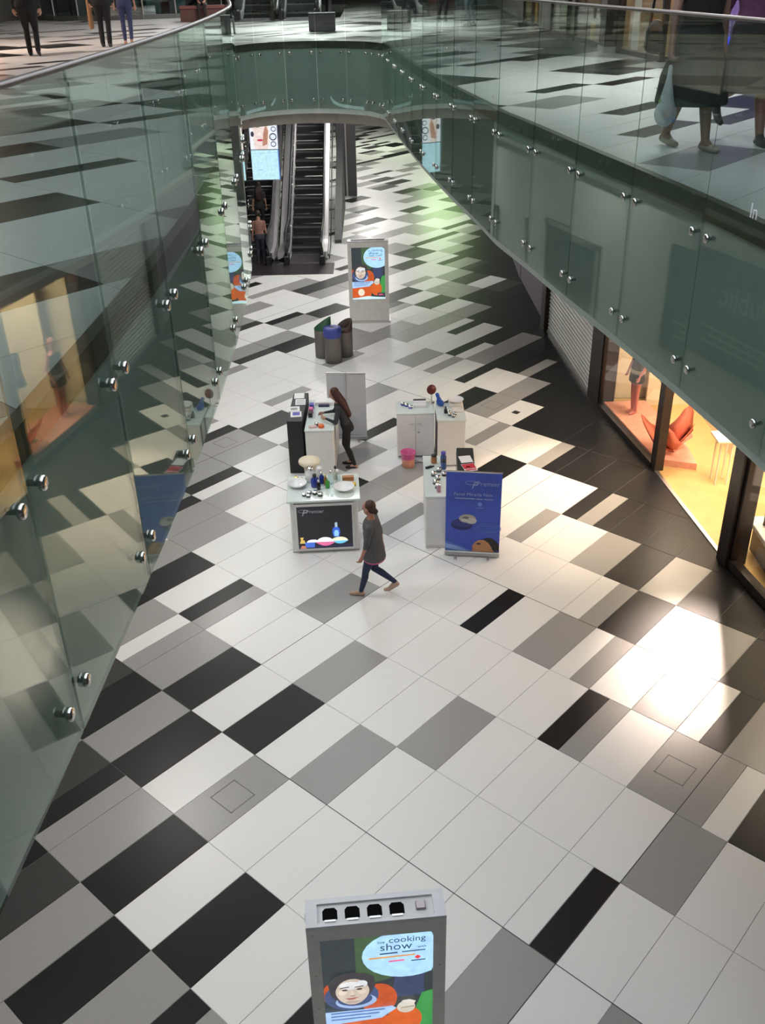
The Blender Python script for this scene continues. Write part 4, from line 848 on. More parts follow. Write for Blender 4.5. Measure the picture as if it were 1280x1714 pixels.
bp('print_bowl', EL(.30, .345, .20, .075), (.018, .022, .14), 1); bp('print_bowl', EL(.31, .365, .19, .05), (.03, .04, .22), 2); bp('print_cream', EL(.40, .425, .155, .055), (.42, .40, .36), 3); bp('print_cream', EL(.47, .40, .10, .04), (.55, .53, .50), 4); bp('print_cream', EL(.37, .435, .06, .018), (.16, .15, .15), 4); bp('print_cream', EL(.34, .405, .05, .02), (.6, .58, .55), 5)
for (cx, cz, rx, rz, lay) in ((.78, .30, .24, .045, 1), (.80, .32, .22, .05, 1)):
    ring_flat(sheet, mat('bn_wave', (.12, .22, .62), .4), (cx - .5) * BL, .10 + cz * 1.38, rx * BL, rz * 1.38, .008, -.006)
bp('print_hair', EL(.80, .02, .20, .165, 26, 0, PI), (.012, .010, .012), 4); bp('print_face', [(.50, 0), (.90, 0), (.93, .04), (.86, .06), (.80, .12), (.72, .155), (.62, .155), (.55, .12), (.52, .09), (.495, .06), (.515, .045), (.50, .03)], (.50, .24, .11), 5)
bp('print_eye', EL(.62, .105, .045, .013), (.05, .03, .025), 6); bp('print_lip', [(.50, .030), (.56, .032), (.56, .022), (.505, .018)], (.40, .08, .06), 6); bp('print_hair', EL(.93, .07, .07, .06), (.012, .010, .012), 6)
bw = mat('bn_text', (.30, .36, .62), .5)
text('lettering', 'Premier', .11, bw, sheet, (.04, -.008, 1.27), depth=.0005); text('lettering', 'P', .16, bw, sheet, (-.04, -.008, 1.22), depth=.0005, shear=.3); ring_flat(sheet, bw, -.03, 1.315, .10, .035, .008, -.007)
text('lettering', 'Facial Miracle Nox', .078, bw, sheet, (-.30, -.008, 1.09), depth=.0005); MB().box(-.28, .02, -.0085, -.0075, 1.035, 1.05).box(.04, .14, -.0085, -.0075, 1.033, 1.048).box(.16, .30, -.0085, -.0075, 1.032, 1.046).build('text_line', bw, sheet)
bp('print', EL(.62, .615, .04, .027), (.15, .25, .68), 2); bp('print', [(.56, .565), (.69, .562), (.69, .572), (.56, .575)], (.15, .25, .68), 2)
# right front counter with jars, black stand behind the blue banner
rc = thing('display_counter', 'narrow white counter beside the blue banner, lined with silver-lidded jars', 'counter', (.86, 13.70, 0), -.02)
MB().bbox(-.165, .165, -.70, .70, 0.02, .92, .01).build('body', WHITEL, rc); MB().bbox(-.18, .18, -.71, .71, .92, .95, .005).build('counter_top', TOPGL, rc); MB().box(-.165, .165, -.705, -.69, 0, .05).build('kick_strip', STEEL, rc)
for i, (x, y, w) in enumerate(((-.02, -.02, 'fourth'), (.04, -.16, 'third'), (0, -.30, 'second'), (.03, -.44, 'nearest'), (.07, .12, 'fifth'))): jar('large silver-lidded jar, %s from the near end of the narrow counter' % w, rel(rc, x, y, .951), .045, .07, mat('jar_grey', (.10, .10, .12), .2))
bottle('pink toned clear tube lying row end on the narrow counter', rel(rc, .04, -.56, .951), .035, .14, mat('tube_pink', (.45, .25, .32), .3), SILV)
bottle('amber and black bottle at the far end of the narrow counter', rel(rc, .0, .44, .951), .05, .15, mat('amber2', (.40, .18, .06), .3), BLACK, neck=.8); bottle('blue shiny bag-like bottle at the far right of the narrow counter', rel(rc, .155, .40, .951), .05, .22, mat('blue_foil', (.12, .18, .42), .25, metal=.4), BLUEP, neck=.7); bottle('second blue bottle behind the narrow counter jars', rel(rc, .15, .22, .951), .045, .16, mat('blue_foil', (.12, .18, .42), .25, metal=.4), BLACK, neck=.7)
t = thing('tweezers', 'small black tool on the far end of the narrow counter', 'tool', rel(rc, -.08, .26, .951), .5); MB().bbox(-.07, .05, -.02, .02, 0, .03, .004).bbox(.04, .09, -.012, .012, 0, .02, .003).build('tool_body', BLACK, t)
jar('silver-lidded black jar at the right edge of the narrow counter', rel(rc, .15, -.02, .951), .04, .06)
ls2 = leaflet_stand('matt black stand right of the narrow counter, behind the blue banner', (1.385, 14.02, 0), -.05, .28, .92, 1.05)
leaflet('white leaflet on the right black stand', rel(ls2, .0, .02, 1.051), .15, .20, .24, []); leaflet('red printed leaflet on the right black stand', rel(ls2, .05, -.27, 1.051), .2, .21, .26, [(-.10, .10, -.05, .12, REDP), (-.09, .09, -.11, -.07, REDP), (-.05, .02, .0, .03, PAPER)])
# right rear cabinets
ca = thing('cabinet', 'white two-door cabinet behind the pink bucket', 'cabinet', (.655, 16.5, 0), 0)
MB().bbox(-.345, .345, -.27, .27, 0.05, .90, .008).build('body', WHITEL, ca); MB().bbox(-.355, .355, -.29, .28, .90, .93, .005).build('cabinet_top', TOPGL, ca); MB().box(-.33, .33, -.24, .25, 0, .05).build('kick_plinth', mat('plinth_grey', (.3, .3, .3), .5), ca)
for sx in (-1, 1):
    d = MB().bbox(min(sx * .004, sx * .34), max(sx * .004, sx * .34), -.288, -.27, .06, .89, .004).build('door', WHITEL, ca); MB().box(min(sx * .03, sx * .10), max(sx * .03, sx * .10), -.312, -.30, .70, .715).box(sx * .065 - .006, sx * .065 + .006, -.305, -.288, .70, .715).build('handle', STEEL, d)
MB().lathe([(.001, 0), (.02, 0), (.02, .01), (.001, .012)], 12).build('lock', STEEL, ca, (0.05, -.288, .55)).rotation_euler = (PI / 2, 0, 0)
cb = thing('cabinet', 'white cabinet right of the two-door cabinet, with white bowl on top', 'cabinet', (1.29, 16.22, 0), 0)
MB().bbox(-.255, .255, -.38, .38, 0.03, .92, .008).build('body', mat('laminate_warm', (.72, .69, .66), .4, var=.02), cb); MB().bbox(-.265, .265, -.395, .39, .92, .95, .005).build('cabinet_top', TOPGL, cb); MB().box(-.275, -.256, -.37, -.30, .03, .92).build('edge_strip', BLACK, cb)
for i, (x, y, w) in enumerate(((-.23, .10, 'far left'), (-.16, .04, 'middle'), (-.09, -.05, 'near right'))): jar('blue based silver-lidded jar, %s of three on the two-door cabinet' % w, rel(ca, x, y, .931), .04, .05, BLUEP)
t = thing('leaflet_box', 'stack of white and grey cartons on the two-door cabinet', 'box', rel(ca, .09, .10, .931)); MB().bbox(-.12, .12, -.14, -.04, 0, .05, .004).build('carton', PAPER, t); MB().bbox(-.12, .12, -.03, .06, 0, .06, .004).build('carton', PAPER, t); MB().bbox(-.12, .12, .08, .12, 0, .07, .004).build('carton', mat('carton_dark', (.08, .08, .09), .5), t)
t = thing('table_mirror', 'round dark red framed mirror on a thin stand between the two cabinets', 'mirror', rel(ca, .315, .17, .931)); MB().lathe([(.001, -.012), (.085, -.012), (.095, 0), (.085, .012), (.001, .012)], 24).build('mirror_frame', mat('mirror_red', (.13, .02, .025), .35), t, (0, 0, .27)).rotation_euler = (PI / 2 - .2, 0, .3); MB().tube([(0, 0, .01), (0, 0, .19)], .01, 8).lathe([(.06, 0), (.06, .01), (.001, .014)], 18).build('mirror_stand', STEEL, t)
t = thing('blue_bag', 'crumpled blue bag on the corner between the two cabinets', 'bag', rel(cb, -.19, .26, .951), .2); fuse('bag_body', [('e', (0, 0, .09), (.055, .05, .09), 0), ('e', (.04, -.03, .06), (.05, .05, .06), 0), ('c', (-.01, 0, .15), (-.03, .02, .22), .03, .04, 0)], [mat('bag_blue', (.02, .09, .42), .35)], .012, t)
bowl('wide white bowl on a white block at the rear of the right cabinet', rel(cb, .12, .26, 1.03), .15, .05); t = thing('towel', 'folded white towel block under the wide bowl', 'towel', rel(cb, .12, .26, .951)); MB().bbox(-.13, .13, -.12, .12, 0, .078, .015).build('towel_body', mat('towel', (.72, .70, .66), .95, bump=.3), t)
t = thing('towel', 'folded cream cloth in front of the wide bowl', 'towel', rel(cb, .14, .03, .951)); MB().bbox(-.11, .11, -.10, .10, 0, .03, .01).build('towel_body', mat('towel', (.72, .70, .66), .95, bump=.3), t)
for i, (x, y, w) in enumerate(((-.03, -.10, 'rear left'), (-.02, -.19, 'front left'), (.07, -.17, 'right'), (.04, -.26, 'front'))): jar('small gold-toned jar, %s of the group on the right cabinet' % w, rel(cb, x, y, .951), .035, .05, mat('jar_grey', (.10, .10, .12), .2), SILV)
bottle('black upright bottle beside the gold-toned jars', rel(cb, -.09, -.08, .951), .03, .13, BLACKGL, BLACK)
# bucket
t = thing('bucket', 'pink plastic bucket with a peach base in front of the two-door cabinet', 'bucket', (.50, 15.90, 0)); MB().lathe([(.105, 0), (.112, .01), (.122, .17), (.118, .175)], 26).build('lower_body', mat('bucket_peach', (.60, .26, .18), .35), t)
MB().lathe([(.124, .17), (.138, .28), (.146, .285), (.146, .30), (.134, .30), (.118, .18), (.001, .178)], 26).build('upper_body', PINK, t); MB().tube([(.14 * math.cos(a), -.02, .29 + .05 * math.sin(a)) for a in np.linspace(0, PI, 14)], .005, 6).build('handle', PINK, t)
t = thing('cable', 'grey cable on the floor behind the pink bucket', 'cable', (.62, 16.0, 0)); MB().tube([(0, 0, .006), (.12, .03, .006), (.22, .01, .006), (.3, .06, .006)], .006, 6).build('wire', mat('cable_grey', (.12, .12, .12), .6), t)

# ------------------------------------------------------------------ escalators
STEPM = mat('step_metal', (.030, .030, .034), .45, metal=.3, var=.2, scale=50); STEPE = mat('step_edge', (.13, .13, .14), .6); DECK = mat('deck_steel', (.70, .68, .70), .3, metal=.25, var=.05, scale=30); RUB = mat('handrail_rubber', (.012, .012, .014), .45)
GLS = mat('escalator_glass_dark', (.03, .035, .035), .08, spec=.7)
TAN = math.tan(math.radians(30))
def zp(y): return 0.0 if y < 1.0 else ((y - 1.0) ** 2 * TAN / 1.2 if y < 1.6 else (y - 1.3) * TAN)
stepm = MB().box(-.5, .5, 0, .42, -.20, 0, 0).box(-.5, .5, -.004, .022, -.035, .004, 1)
for i in range(12): stepm.box(-.49 + i * .083, -.465 + i * .083, .02, .41, 0, .006, 0)
STEP = stepm.mesh('step', [STEPM, STEPE])
def escalator(label, loc, top=6.675, group='escalators rising from the lower floor', n=None, flip=False, wide_left=False):
    e = thing('escalator', label, 'escalator', loc, 0, group); yt = top / TAN + 1.3
    n = n or int((yt - .9) / .4)
    for k in range(n): link('step', STEP, e, (0, .95 + k * .4, max(.004, zp(.95 + k * .4 + .2) // .001 * .001)))
    ys = [-.15, .3, .7, 1.0, 1.15, 1.3, 1.45, 1.6, 2.4, yt - 1, yt]
    for sx in (-1, 1):
        x = sx * .56
        lo = [(y, zp(y) - (.25 if y > 1.5 else 0.0)) for y in ys]; hi = [(y, zp(y) + .93) for y in ys]
        pts = lo + [(y, z) for y, z in reversed(hi[1:])] + [(-.05, .85), (-.22, .62), (-.24, .40)]
        MB().yzprism([(y, max(z, 0.02)) for y, z in pts], x - .018, x + .018).build('balustrade_panel', mat('balustrade_dark', (.10, .10, .115), .2, spec=.6), e)
        hp = [(x, y, z) for y, z in ([(.1, .12), (-.12, .16), (-.26, .30), (-.30, .50), (-.25, .74), (-.08, .93)] + [(y, zp(y) + .98) for y in ys[1:]])]
        MB().tube(hp, .042, 10).build('handrail', RUB, e)
        m = MB(); rs = [[(sx * .515, y, zp(y) + .02), (sx * .515, y, zp(y) + .20), (sx * .55, y, zp(y) + .27), (sx * .55, y, zp(y) + .02)] for y in ys]; m.rings(rs, 0, False, True); m.build('inner_skirt', DECK, e)
        w = .30 if (wide_left and sx < 0) else (.11 if loc[2] < 1 else .02)
        m = MB(); rs = [[(sx * .58, y, zp(y) + .16), (sx * .58, y, zp(y) + .26), (sx * (.58 + w), y, zp(y) + .26), (sx * (.58 + w), y, max(.02, zp(y) - .12))] for y in ys[1:]]; m.rings(rs, 0, False, True); m.build('outer_deck', DECK, e)
        MB().bbox(x - .085, x + .085, -.34, .16, .02, .30, .03).build('newel_base', RUB, e)
        m = MB(); m.yzprism([(.35, .02), (1.2, .02), (yt, top - .95), (yt, top - .1), (1.4, .12), (.35, .12)], x + sx * (.20 if loc[2] < 1 else .04) - .015, x + sx * (.20 if loc[2] < 1 else .04) + .015); m.build('side_cladding', GLS, e)
        for k in range(7): 
            y = 1.8 + k * 1.7; MB().sphere((sx * .545, y, zp(y) + .45), .02, 8).build('skirt_light', mat('skirt_lamp', (.9, .85, .75), .4, emit=1.2), e)
    MB().bbox(-.5, .5, -.08, .95, 0.0, .012, .004).build('comb_plate', mat('comb_plate', (.10, .09, .10), .35, metal=.6, var=.15, scale=40), e)
    return e
escalator('escalator with empty dark steps between steel balustrades, right one of the lower pair', (-2.265, 30.1, 0), wide_left=True)
escalator('escalator carrying two people, left one of the lower pair, partly behind the hanging screen', (-3.95, 30.1, 0))
tag(MB().bbox(-4.7, -1.33, 28.76, 29.2, 0, .012, .004).bbox(-4.7, -1.33, 29.2, 30.0, 0, .010, .003).build('landing_plate', mat('landing_metal', (.060, .050, .058), .35, metal=.5, var=.2, scale=30)), 'dark metal landing plate in front of the lower escalators', 'floor plate')
# dark panelled column right of the escalators
cl = thing('column', 'dark square column with a pale vertical joint, right of the lower escalators', 'column', (-1.12, 40.0, 0)); 
for x0, x1 in ((-.38, -.03), (.03, .38)): MB().bbox(x0, x1, -.4, .4, 0.06, ZS, .02).build('cladding', mat('column_dark', (.055, .052, .055), .5), cl)
MB().box(-.03, .03, -.38, .38, 0.06, ZS).build('joint_strip', STEEL, cl); MB().box(-.39, .39, -.41, .41, 0, .06).build('skirting', STEEL, cl)
# glass guard panel of the escalator pit, right side
gp_ = thing('guard_panel', 'dark glass guard panel along the right side of the lower escalators', 'panel', (-1.27, 33.3, 0)); MB().yzprism([(-1.0, 0.03), (4.5, 0.03), (4.5, 2.6), (-.9, .12)], -.13, .10).build('pane', mat('guard_dark', (.02, .024, .024), .5, spec=.3), gp_); MB().box(-.14, .11, -1.0, 4.5, 0, .03).build('rail', STEEL, gp_)
# double screen hanging in front of the left escalator
hs = thing('hanging_screen', 'pair of lit screens hanging in front of the left escalator, face picture above pale page', 'screen', (-3.045, 28.0, 2.92)); w = .76
fr = MB().bbox(-w / 2 - .015, w / 2 + .015, 0, .10, 0, 1.95, .01).build('casing', mat('screen_case', (.05, .06, .12), .4), hs)
def sp(nm, pts, col, lay, s=SCREEN): return P2(fr, nm, [(x * w - w / 2, z) for x, z in pts], em('hs_%02d%02d%02d' % tuple(int(c * 99) for c in col), col, s), -lay * .0016)
sp('page', [(0, .012), (1, .012), (1, .80), (0, .80)], (.50, .78, .88), 1, SCREEN); sp('page', [(0, .70), (1, .72), (1, .735), (0, .715)], (.30, .66, .68), 2); sp('page', [(.25, .27), (.39, .27), (.39, .29), (.25, .29)], (.2, .55, .75), 2); sp('page', [(.97, .012), (1, .012), (1, .8), (.97, .8)], (.15, .35, .85), 2)
sp('page', [(.12, .10), (.88, .10), (.88, .12), (.12, .12)], (.5, .78, .84), 2); sp('page', [(.12, .20), (.88, .20), (.88, .21), (.12, .21)], (.5, .78, .84), 2)
sp('portrait', [(0, .82), (1, .82), (1, 1.90), (0, 1.90)], (.80, .84, .95), 1); sp('portrait', [(.18, .82), (.62, .82), (.72, 1.05), (.70, 1.45), (.55, 1.75), (.2, 1.75), (.1, 1.4), (.12, 1.05)], (.80, .66, .62), 2); sp('portrait', [(.44, .9), (.62, .95), (.68, 1.3), (.6, 1.45), (.50, 1.25)], (.45, .22, .15), 3)
sp('portrait', EL(.37, 1.06, .11, .03), (.55, .04, .09), 4); sp('portrait', EL(.30, 1.42, .09, .035), (.12, .06, .12), 4); sp('portrait', EL(.55, 1.45, .09, .035), (.12, .06, .12), 4); sp('portrait', EL(.10, 1.22, .06, .07), (.03, .03, .06), 4); sp('portrait', EL(.36, 1.22, .05, .04), (.88, .78, .76), 4)
for cx, cz, r in ((.84, 1.14, .13), (.84, .95, .10), (.94, 1.34, .09)): sp('portrait', EL(min(cx, .87), cz, r, r * .75), (.03, .03, .10), 3); sp('portrait', EL(min(cx, .87), cz, r * .75, r * .52), (.72, .82, .86), 4)
for x in (-.25, .25): MB().tube([(x, .05, 1.95), (x, .05, ZS - 2.92)], .012, 8).build('hanging_rod', STEEL, hs)

# ------------------------------------------------------------------ upper level: walls, shops, escalators, furniture
UW = mat('upper_wall', (.20, .18, .17), .7, var=.1)
mb = MB()
for a, b in ((-4, 9), (9, 11.26), (11.26, 12.4), (12.4, 15.56), (15.56, 18.8), (18.8, 23.6), (23.6, 27.8), (27.8, 40), (40, 62)): mb.seg(W2(a, .02), W2(b, .02), ZU, 10.6, 0, -.25)
struct('wall_upper_right', mb, UW, label='shop wall behind the right gallery')
struct('wall_upper_left', MB().box(-12.6, -12.4, -5, 62, ZU, 10.6), UW, label='shop wall behind the left gallery'); struct('wall_far', MB().box(-14, 14, 61.8, 62, 0, 10.6), UW, label='far end wall of the mall'); struct('wall_near', MB().box(-14, 14, -5, -4.8, 0, 10.6), UW, label='wall behind the viewer'); struct('wall_far_left', MB().box(-14, -13.8, -5, 62, 0, ZU - .3), UW, label='outer wall of the lower level'); struct('wall_far_right', MB().box(13.8, 14, -5, 62, 0, 10.6), UW, label='outer wall behind the shops')
CO = [(float(x), float(y)) for x, y in offset(RT_, -0.15)]
mb = MB().prism((CO + [(14, 0.1), (14, 62), (-14, 62), (-14, 0.1)])[::-1], 10.5, 10.7); mb.box(-14, 14, -5, 0.1, 10.5, 10.7); struct('ceiling_upper', mb, mat('ceiling_pale', (.60, .59, .57), .8), label='ceiling over the upper galleries, open above the void')
def shopwin(n, y0, y1, col, s, label, z0=.08, z1=2.6, items=()):
    w = thing('window_%d' % n, label, None, (W2(y0)[0], y0, ZU), 0, kind='structure'); a, b = Vector(W2(y0, -.02)), Vector(W2(y1, -.02)); d = b - a; L = d.length; ang = math.atan2(d.y, d.x); o = (-.02, 0, 0)
    MB().box(0, L, 0, .05, z0, z1).build('lit_back', mat('uw_%d' % n, col, .5, emit=s, var=.35, scale=2.5), w, o, ang)
    for x in (0, L - .06): MB().box(x, x + .06, .05, .14, 0, z1 + .1).build('side_frame', POSTM, w, o, ang)
    MB().box(0, L, .05, .12, 0, z0).build('sill', POSTM, w, o, ang); MB().box(0, L, .10, .112, z0, z1).build('pane', SHOPGLASS, w, o, ang)
    for k, (t, z, hh, c) in enumerate(items): MB().bbox(t * L - .14, t * L + .14, .055, .095, z, z + hh, .02).build('goods', mat('goods_%s' % c[0], c[1], .6), w, o, ang)
G_ = {'o': ('orange', (.6, .2, .04)), 'w': ('white', (.6, .58, .5)), 'b': ('brown', (.12, .06, .03)), 'g': ('green', (.2, .35, .08)), 'p': ('purple', (.25, .1, .4)), 'k': ('dark', (.03, .03, .03)), 'y': ('yellow', (.7, .55, .1))}
shopwin(3, 12.9, 16.6, (.34, .16, .62), .28, 'purple-lit upper shop window behind the shoppers', items=((.3, .1, 1.2, G_['p']), (.6, .1, 1.0, G_['k'])))
shopwin(4, 17.0, 18.9, (.62, .40, .20), .20, 'warm tan upper shop window', items=((.3, .1, .5, G_['o']), (.65, .1, .8, G_['w']), (.5, 1.0, .5, G_['b'])))
shopwin(5, 19.5, 22.2, (.26, .16, .05), .22, 'amber upper shop window', items=((.2, .1, .35, G_['y']), (.5, .1, .3, G_['y']), (.8, .1, .9, G_['b']), (.4, .9, .7, G_['o'])))
shopwin(6, 22.8, 24.6, (.35, .36, .24), .20, 'pale green upper shop window', items=((.3, .1, .9, G_['g']), (.7, .1, .6, G_['w'])))
shopwin(7, 27.2, 29.0, (.60, .35, .10), .30, 'orange lit far upper shop window', items=((.3, .1, .8, G_['k']), (.7, .1, .9, G_['y'])))
tag(MB().seg(W2(13.2, -.10), W2(16.3, -.10), ZU + .40, ZU + .50, 0, .03).build('led_strip', mat('led_blue', (.03, .04, .9), .4, emit=1.2)), 'glowing blue light strip below the purple shop window', 'light strip')
post_u = thing('shop_pillar', 'dark pillar between the amber and tan upper shop windows', 'post', (xw(19.2) - .1, 19.2, ZU)); MB().bbox(-.25, .25, -.26, .26, .1, 3.9, .02).build('pillar_body', POSTM, post_u); MB().bbox(-.26, .26, -.27, .27, 0, .1, .01).build('pillar_base', STEEL, post_u)
# upper escalators
for i, x in enumerate((-3.50, -2.25)):
    e = escalator(('left' if i == 0 else 'right') + ' escalator of the upper pair, rising from the upper floor beyond the bridge', (x - (.12 if i == 0 else 0), 33.6, ZU), top=3.2, group='escalators rising from the upper floor')
struct('trim_4', MB().bbox(-4.4, -1.5, 32.7, 33.0, ZU, ZU + .012, .003), mat('landing_metal', (.06, .05, .058), .35), label='dark landing edge of the upper escalators')
t = thing('planter_box', 'dark grey box on the upper floor in front of the upper escalators', 'box', (-1.25, 27.1, ZU)); MB().bbox(-.33, .33, -.18, .22, .02, .40, .012).build('box_body', mat('box_dark', (.085, .08, .09), .6), t); MB().bbox(-.34, .34, -.19, .23, .40, .425, .006).build('box_lid', mat('box_lid', (.05, .05, .055), .5), t); MB().box(-.3, .3, -.15, .19, 0, .02).build('box_foot', BLACK, t)
t = thing('bollard', 'small dark post at the left end of the far bridge', 'bollard', (-3.56, 26.95, ZU)); MB().bbox(-.11, .11, -.11, .11, 0.015, .40, .015).build('bollard_body', mat('box_dark', (.085, .08, .09), .6), t); MB().bbox(-.13, .13, -.13, .13, 0, .015, .004).build('bollard_base', BLACK, t)
t = thing('bench', 'red brown bench on the upper floor near the glass kiosk', 'bench', (-5.25, 33.6, ZU), .1); MB().bbox(-.7, .7, -.25, .25, .36, .44, .015).build('seat', mat('bench_red', (.16, .05, .04), .5), t); MB().bbox(-.68, .68, -.22, .22, 0, .36, .01).build('bench_base', mat('bench_base', (.10, .04, .035), .6), t)
# curved glass shopfront on the left far side of the upper floor
gk = thing('glass_kiosk', 'curved teal glass shopfront on the upper floor, upper left', 'shopfront', (-8.4, 38.4, ZU)); n = 9
tg = glass('teal_glass', (.62, .74, .74), .12, 3)
for k in range(n):
    a0, a1 = -PI * .95 + k * PI * .95 / n, -PI * .95 + (k + 1) * PI * .95 / n; p0 = (3.4 * math.cos(a0), 2.6 * math.sin(a0)); p1 = (3.4 * math.cos(a1), 2.6 * math.sin(a1))
    MB().seg(p0, p1, .14, 2.8, 0, .03).build('glass_pane', tg, gk); MB().tube([(p0[0], p0[1], 0), (p0[0], p0[1], 2.9)], .03, 8).build('mullion', STEEL, gk); MB().seg(p0, p1, 0, .14, -.04, .05).build('kerb', mat('kerb_grey', (.16, .17, .16), .5), gk)
for k in range(5): MB().bbox(-1.8 + k * .8, -1.3 + k * .8, -.9, -.4, .02, .8 + .15 * (k % 3), .03).build('display_block', mat('display_teal', (.30, .38, .38), .4), gk)
# warm lamp column at the far left
t = thing('light_column', 'glowing orange column at the left edge of the upper floor', 'lamp', (-7.75, 21.6, ZU)); MB().lathe([(.16, .02), (.2, .3), (.22, .8), (.19, 1.6), (.16, 2.2)], 20).build('shade', mat('lamp_orange', (.9, .38, .18), .5, emit=.55), t); MB().lathe([(.2, 0), (.2, .02), (.001, .02)], 20).build('base', BLACK, t)
# lettering on the right-hand glass
text('in_lettering', 'In', .13, mat('letter_white', (.9, .92, .97), .5), None, (2.366, 6.166, 6.712), rot=(PI / 2, 0, math.atan2(5.55 - 6.77, 2.48 - 2.285)), depth=.001)
tag(bpy.data.objects['in_lettering'], 'white letters In on the right-hand balustrade glass near the frame edge', 'lettering')

# ------------------------------------------------------------------ people
person('woman in a grey top and dark jeans walking left past the lightbox counter', (-.14, 11.74, 0), 1.40, h=1.58, lean=.06, lfoot=(-.05, .20, 0), rfoot=(.06, -.30, .03), rheel=.11, lhand=(-.23, .14, .76), rhand=(.20, -.10, .76),
       look=(.15, .12), colors=dict(skin=(.42, .20, .14), top=(.085, .085, .092), bottom=(.022, .032, .075), shoes=(.45, .30, .22), trim=(.55, .10, .24)), top='long', sleeve=.62, hair='bun', hairc=(.05, .022, .010), voxel=.010, wide=1.22, rtoe=(.0, 1), curl=.7)
person('assistant with long dark red hair leaning on the white counter', (-.62, 15.96, 0), 1.52, h=1.58, lean=.30, lfoot=(-.10, -.13, 0), rfoot=(.08, -.06, 0), lhand=(-.14, .36, 1.03), rhand=(.12, .42, 1.03), look=(0, .45),
       colors=dict(skin=(.45, .24, .17), top=(.035, .036, .042), bottom=(.012, .012, .013), shoes=(.012, .012, .012)), sleeve=1.0, hair='long', hairc=(.055, .012, .010), voxel=.011, barefoot=True, lpole=(-.5, -1, .1), rpole=(.5, -1, .1))
person('man in an orange and grey shirt standing at the foot of the left escalator', (-3.62, 30.0, .012), .05, h=1.64, colors=dict(skin=(.40, .22, .15), top=(.26, .13, .10), bottom=(.03, .035, .05), shoes=(.14, .05, .035)), sleeve=.3, hairc=(.02, .015, .012), voxel=.016)
person('woman with dark hair riding up the left escalator behind the man', (-3.80, 32.15, .50), .1, h=1.58, colors=dict(skin=(.40, .22, .15), top=(.03, .03, .032), bottom=(.02, .02, .025)), sleeve=.3, hair='long', hairc=(.03, .014, .01), voxel=.016)
# right gallery
wm = person('woman in a dark dress carrying a white plastic bag behind the right balustrade', (2.76, 8.96, ZU), -2.77, h=1.66, lfoot=(-.05, .20, 0), rfoot=(.06, -.22, 0), rheel=.02, lhand=(-.24, .05, .78), rhand=(.33, .08, .76),
       colors=dict(skin=(.30, .165, .13), top=(.016, .015, .016), bottom=(.032, .032, .036), shoes=(.42, .38, .30)), bottom='skirt', hem=.37, sleeve=.2, hair='long', hairc=(.03, .02, .015), voxel=.010, wide=1.36, barefoot=True, curl=1.2)
person('person in dark shorts and black shoes walking beside the woman with the white bag', (3.33, 9.25, ZU), -3.05, h=1.70, lfoot=(-.07, .26, 0), rfoot=(.08, -.42, .10), rheel=.14, lhand=(-.26, .1, .80), rhand=(.26, -.12, .82),
       colors=dict(skin=(.30, .14, .11), top=(.14, .05, .12), bottom=(.05, .045, .05), shoes=(.015, .015, .016), trim=(.6, .58, .62)), bottom='skirt', hem=.42, sleeve=.45, voxel=.010, wide=1.2, sock=True)
# upper left walkers
person('person in black trousers walking away at the upper left', (-6.72, 21.1, ZU), .2, h=1.72, lfoot=(-.08, .10, 0), rfoot=(.10, -.12, 0), rheel=.04, colors=dict(top=(.02, .02, .02), bottom=(.008, .008, .009), shoes=(.01, .01, .01)), sleeve=1.0, voxel=.016, wide=1.25, hem=.05)
person('person in black trousers with a tan bag at the upper left, nearer the handrail', (-5.78, 23.2, ZU), .1, h=1.74, lfoot=(-.08, .03, 0), rfoot=(.08, -.05, 0), colors=dict(top=(.02, .02, .025), bottom=(.010, .010, .012)), sleeve=1.0, voxel=.016, wide=1.2, hem=.05)
person('person in cropped blue jeans beside the black trousers at the upper left', (-5.42, 23.75, ZU), .15, h=1.62, lfoot=(-.07, .05, 0), rfoot=(.08, -.10, 0), rheel=.03, colors=dict(skin=(.5, .24, .16), top=(.2, .2, .25), bottom=(.045, .055, .13), shoes=(.5, .25, .17)), voxel=.016, barefoot=True)
person('distant person in black at the far upper left', (-11.3, 38.6, ZU), .3, h=1.65, lfoot=(-.07, .12, 0), rfoot=(.08, -.12, 0), colors=dict(top=(.03, .03, .03), bottom=(.012, .012, .014)), voxel=.022)
person('distant person with a red top at the far upper left', (-10.9, 39.6, ZU), .3, h=1.65, lfoot=(-.07, .1, 0), rfoot=(.08, -.1, 0), colors=dict(top=(.35, .03, .06), bottom=(.015, .015, .017)), top='long', voxel=.022)
# beyond the bridge
person('person in dark green trousers standing beyond the bridge', (1.15, 30.2, ZU), .3, h=1.72, colors=dict(top=(.05, .06, .05), bottom=(.015, .028, .022)), sleeve=1.0, voxel=.02, wide=1.1)
person('person in black trousers standing beyond the bridge, right of the green trousers', (1.98, 30.2, ZU), -.4, h=1.74, colors=dict(top=(.04, .04, .045), bottom=(.012, .016, .02)), sleeve=1.0, voxel=.02)
person('person in blue jeans and brown jacket beyond the bridge near the shop wall', (2.60, 27.9, ZU), .8, h=1.7, colors=dict(top=(.09, .045, .03), bottom=(.10, .14, .17)), sleeve=1.0, top='long', voxel=.02)
sp_ = person('person in dark clothes sitting on the red brown bench', (-5.25, 33.65, ZU - .38), PI + .1, h=1.62, lfoot=(-.10, .42, .38), rfoot=(.10, .42, .38), lhand=(-.10, .25, .95), rhand=(.10, .28, .95), colors=dict(top=(.02, .018, .018), bottom=(.022, .016, .014), skin=(.45, .22, .15)), sleeve=.9, voxel=.02)

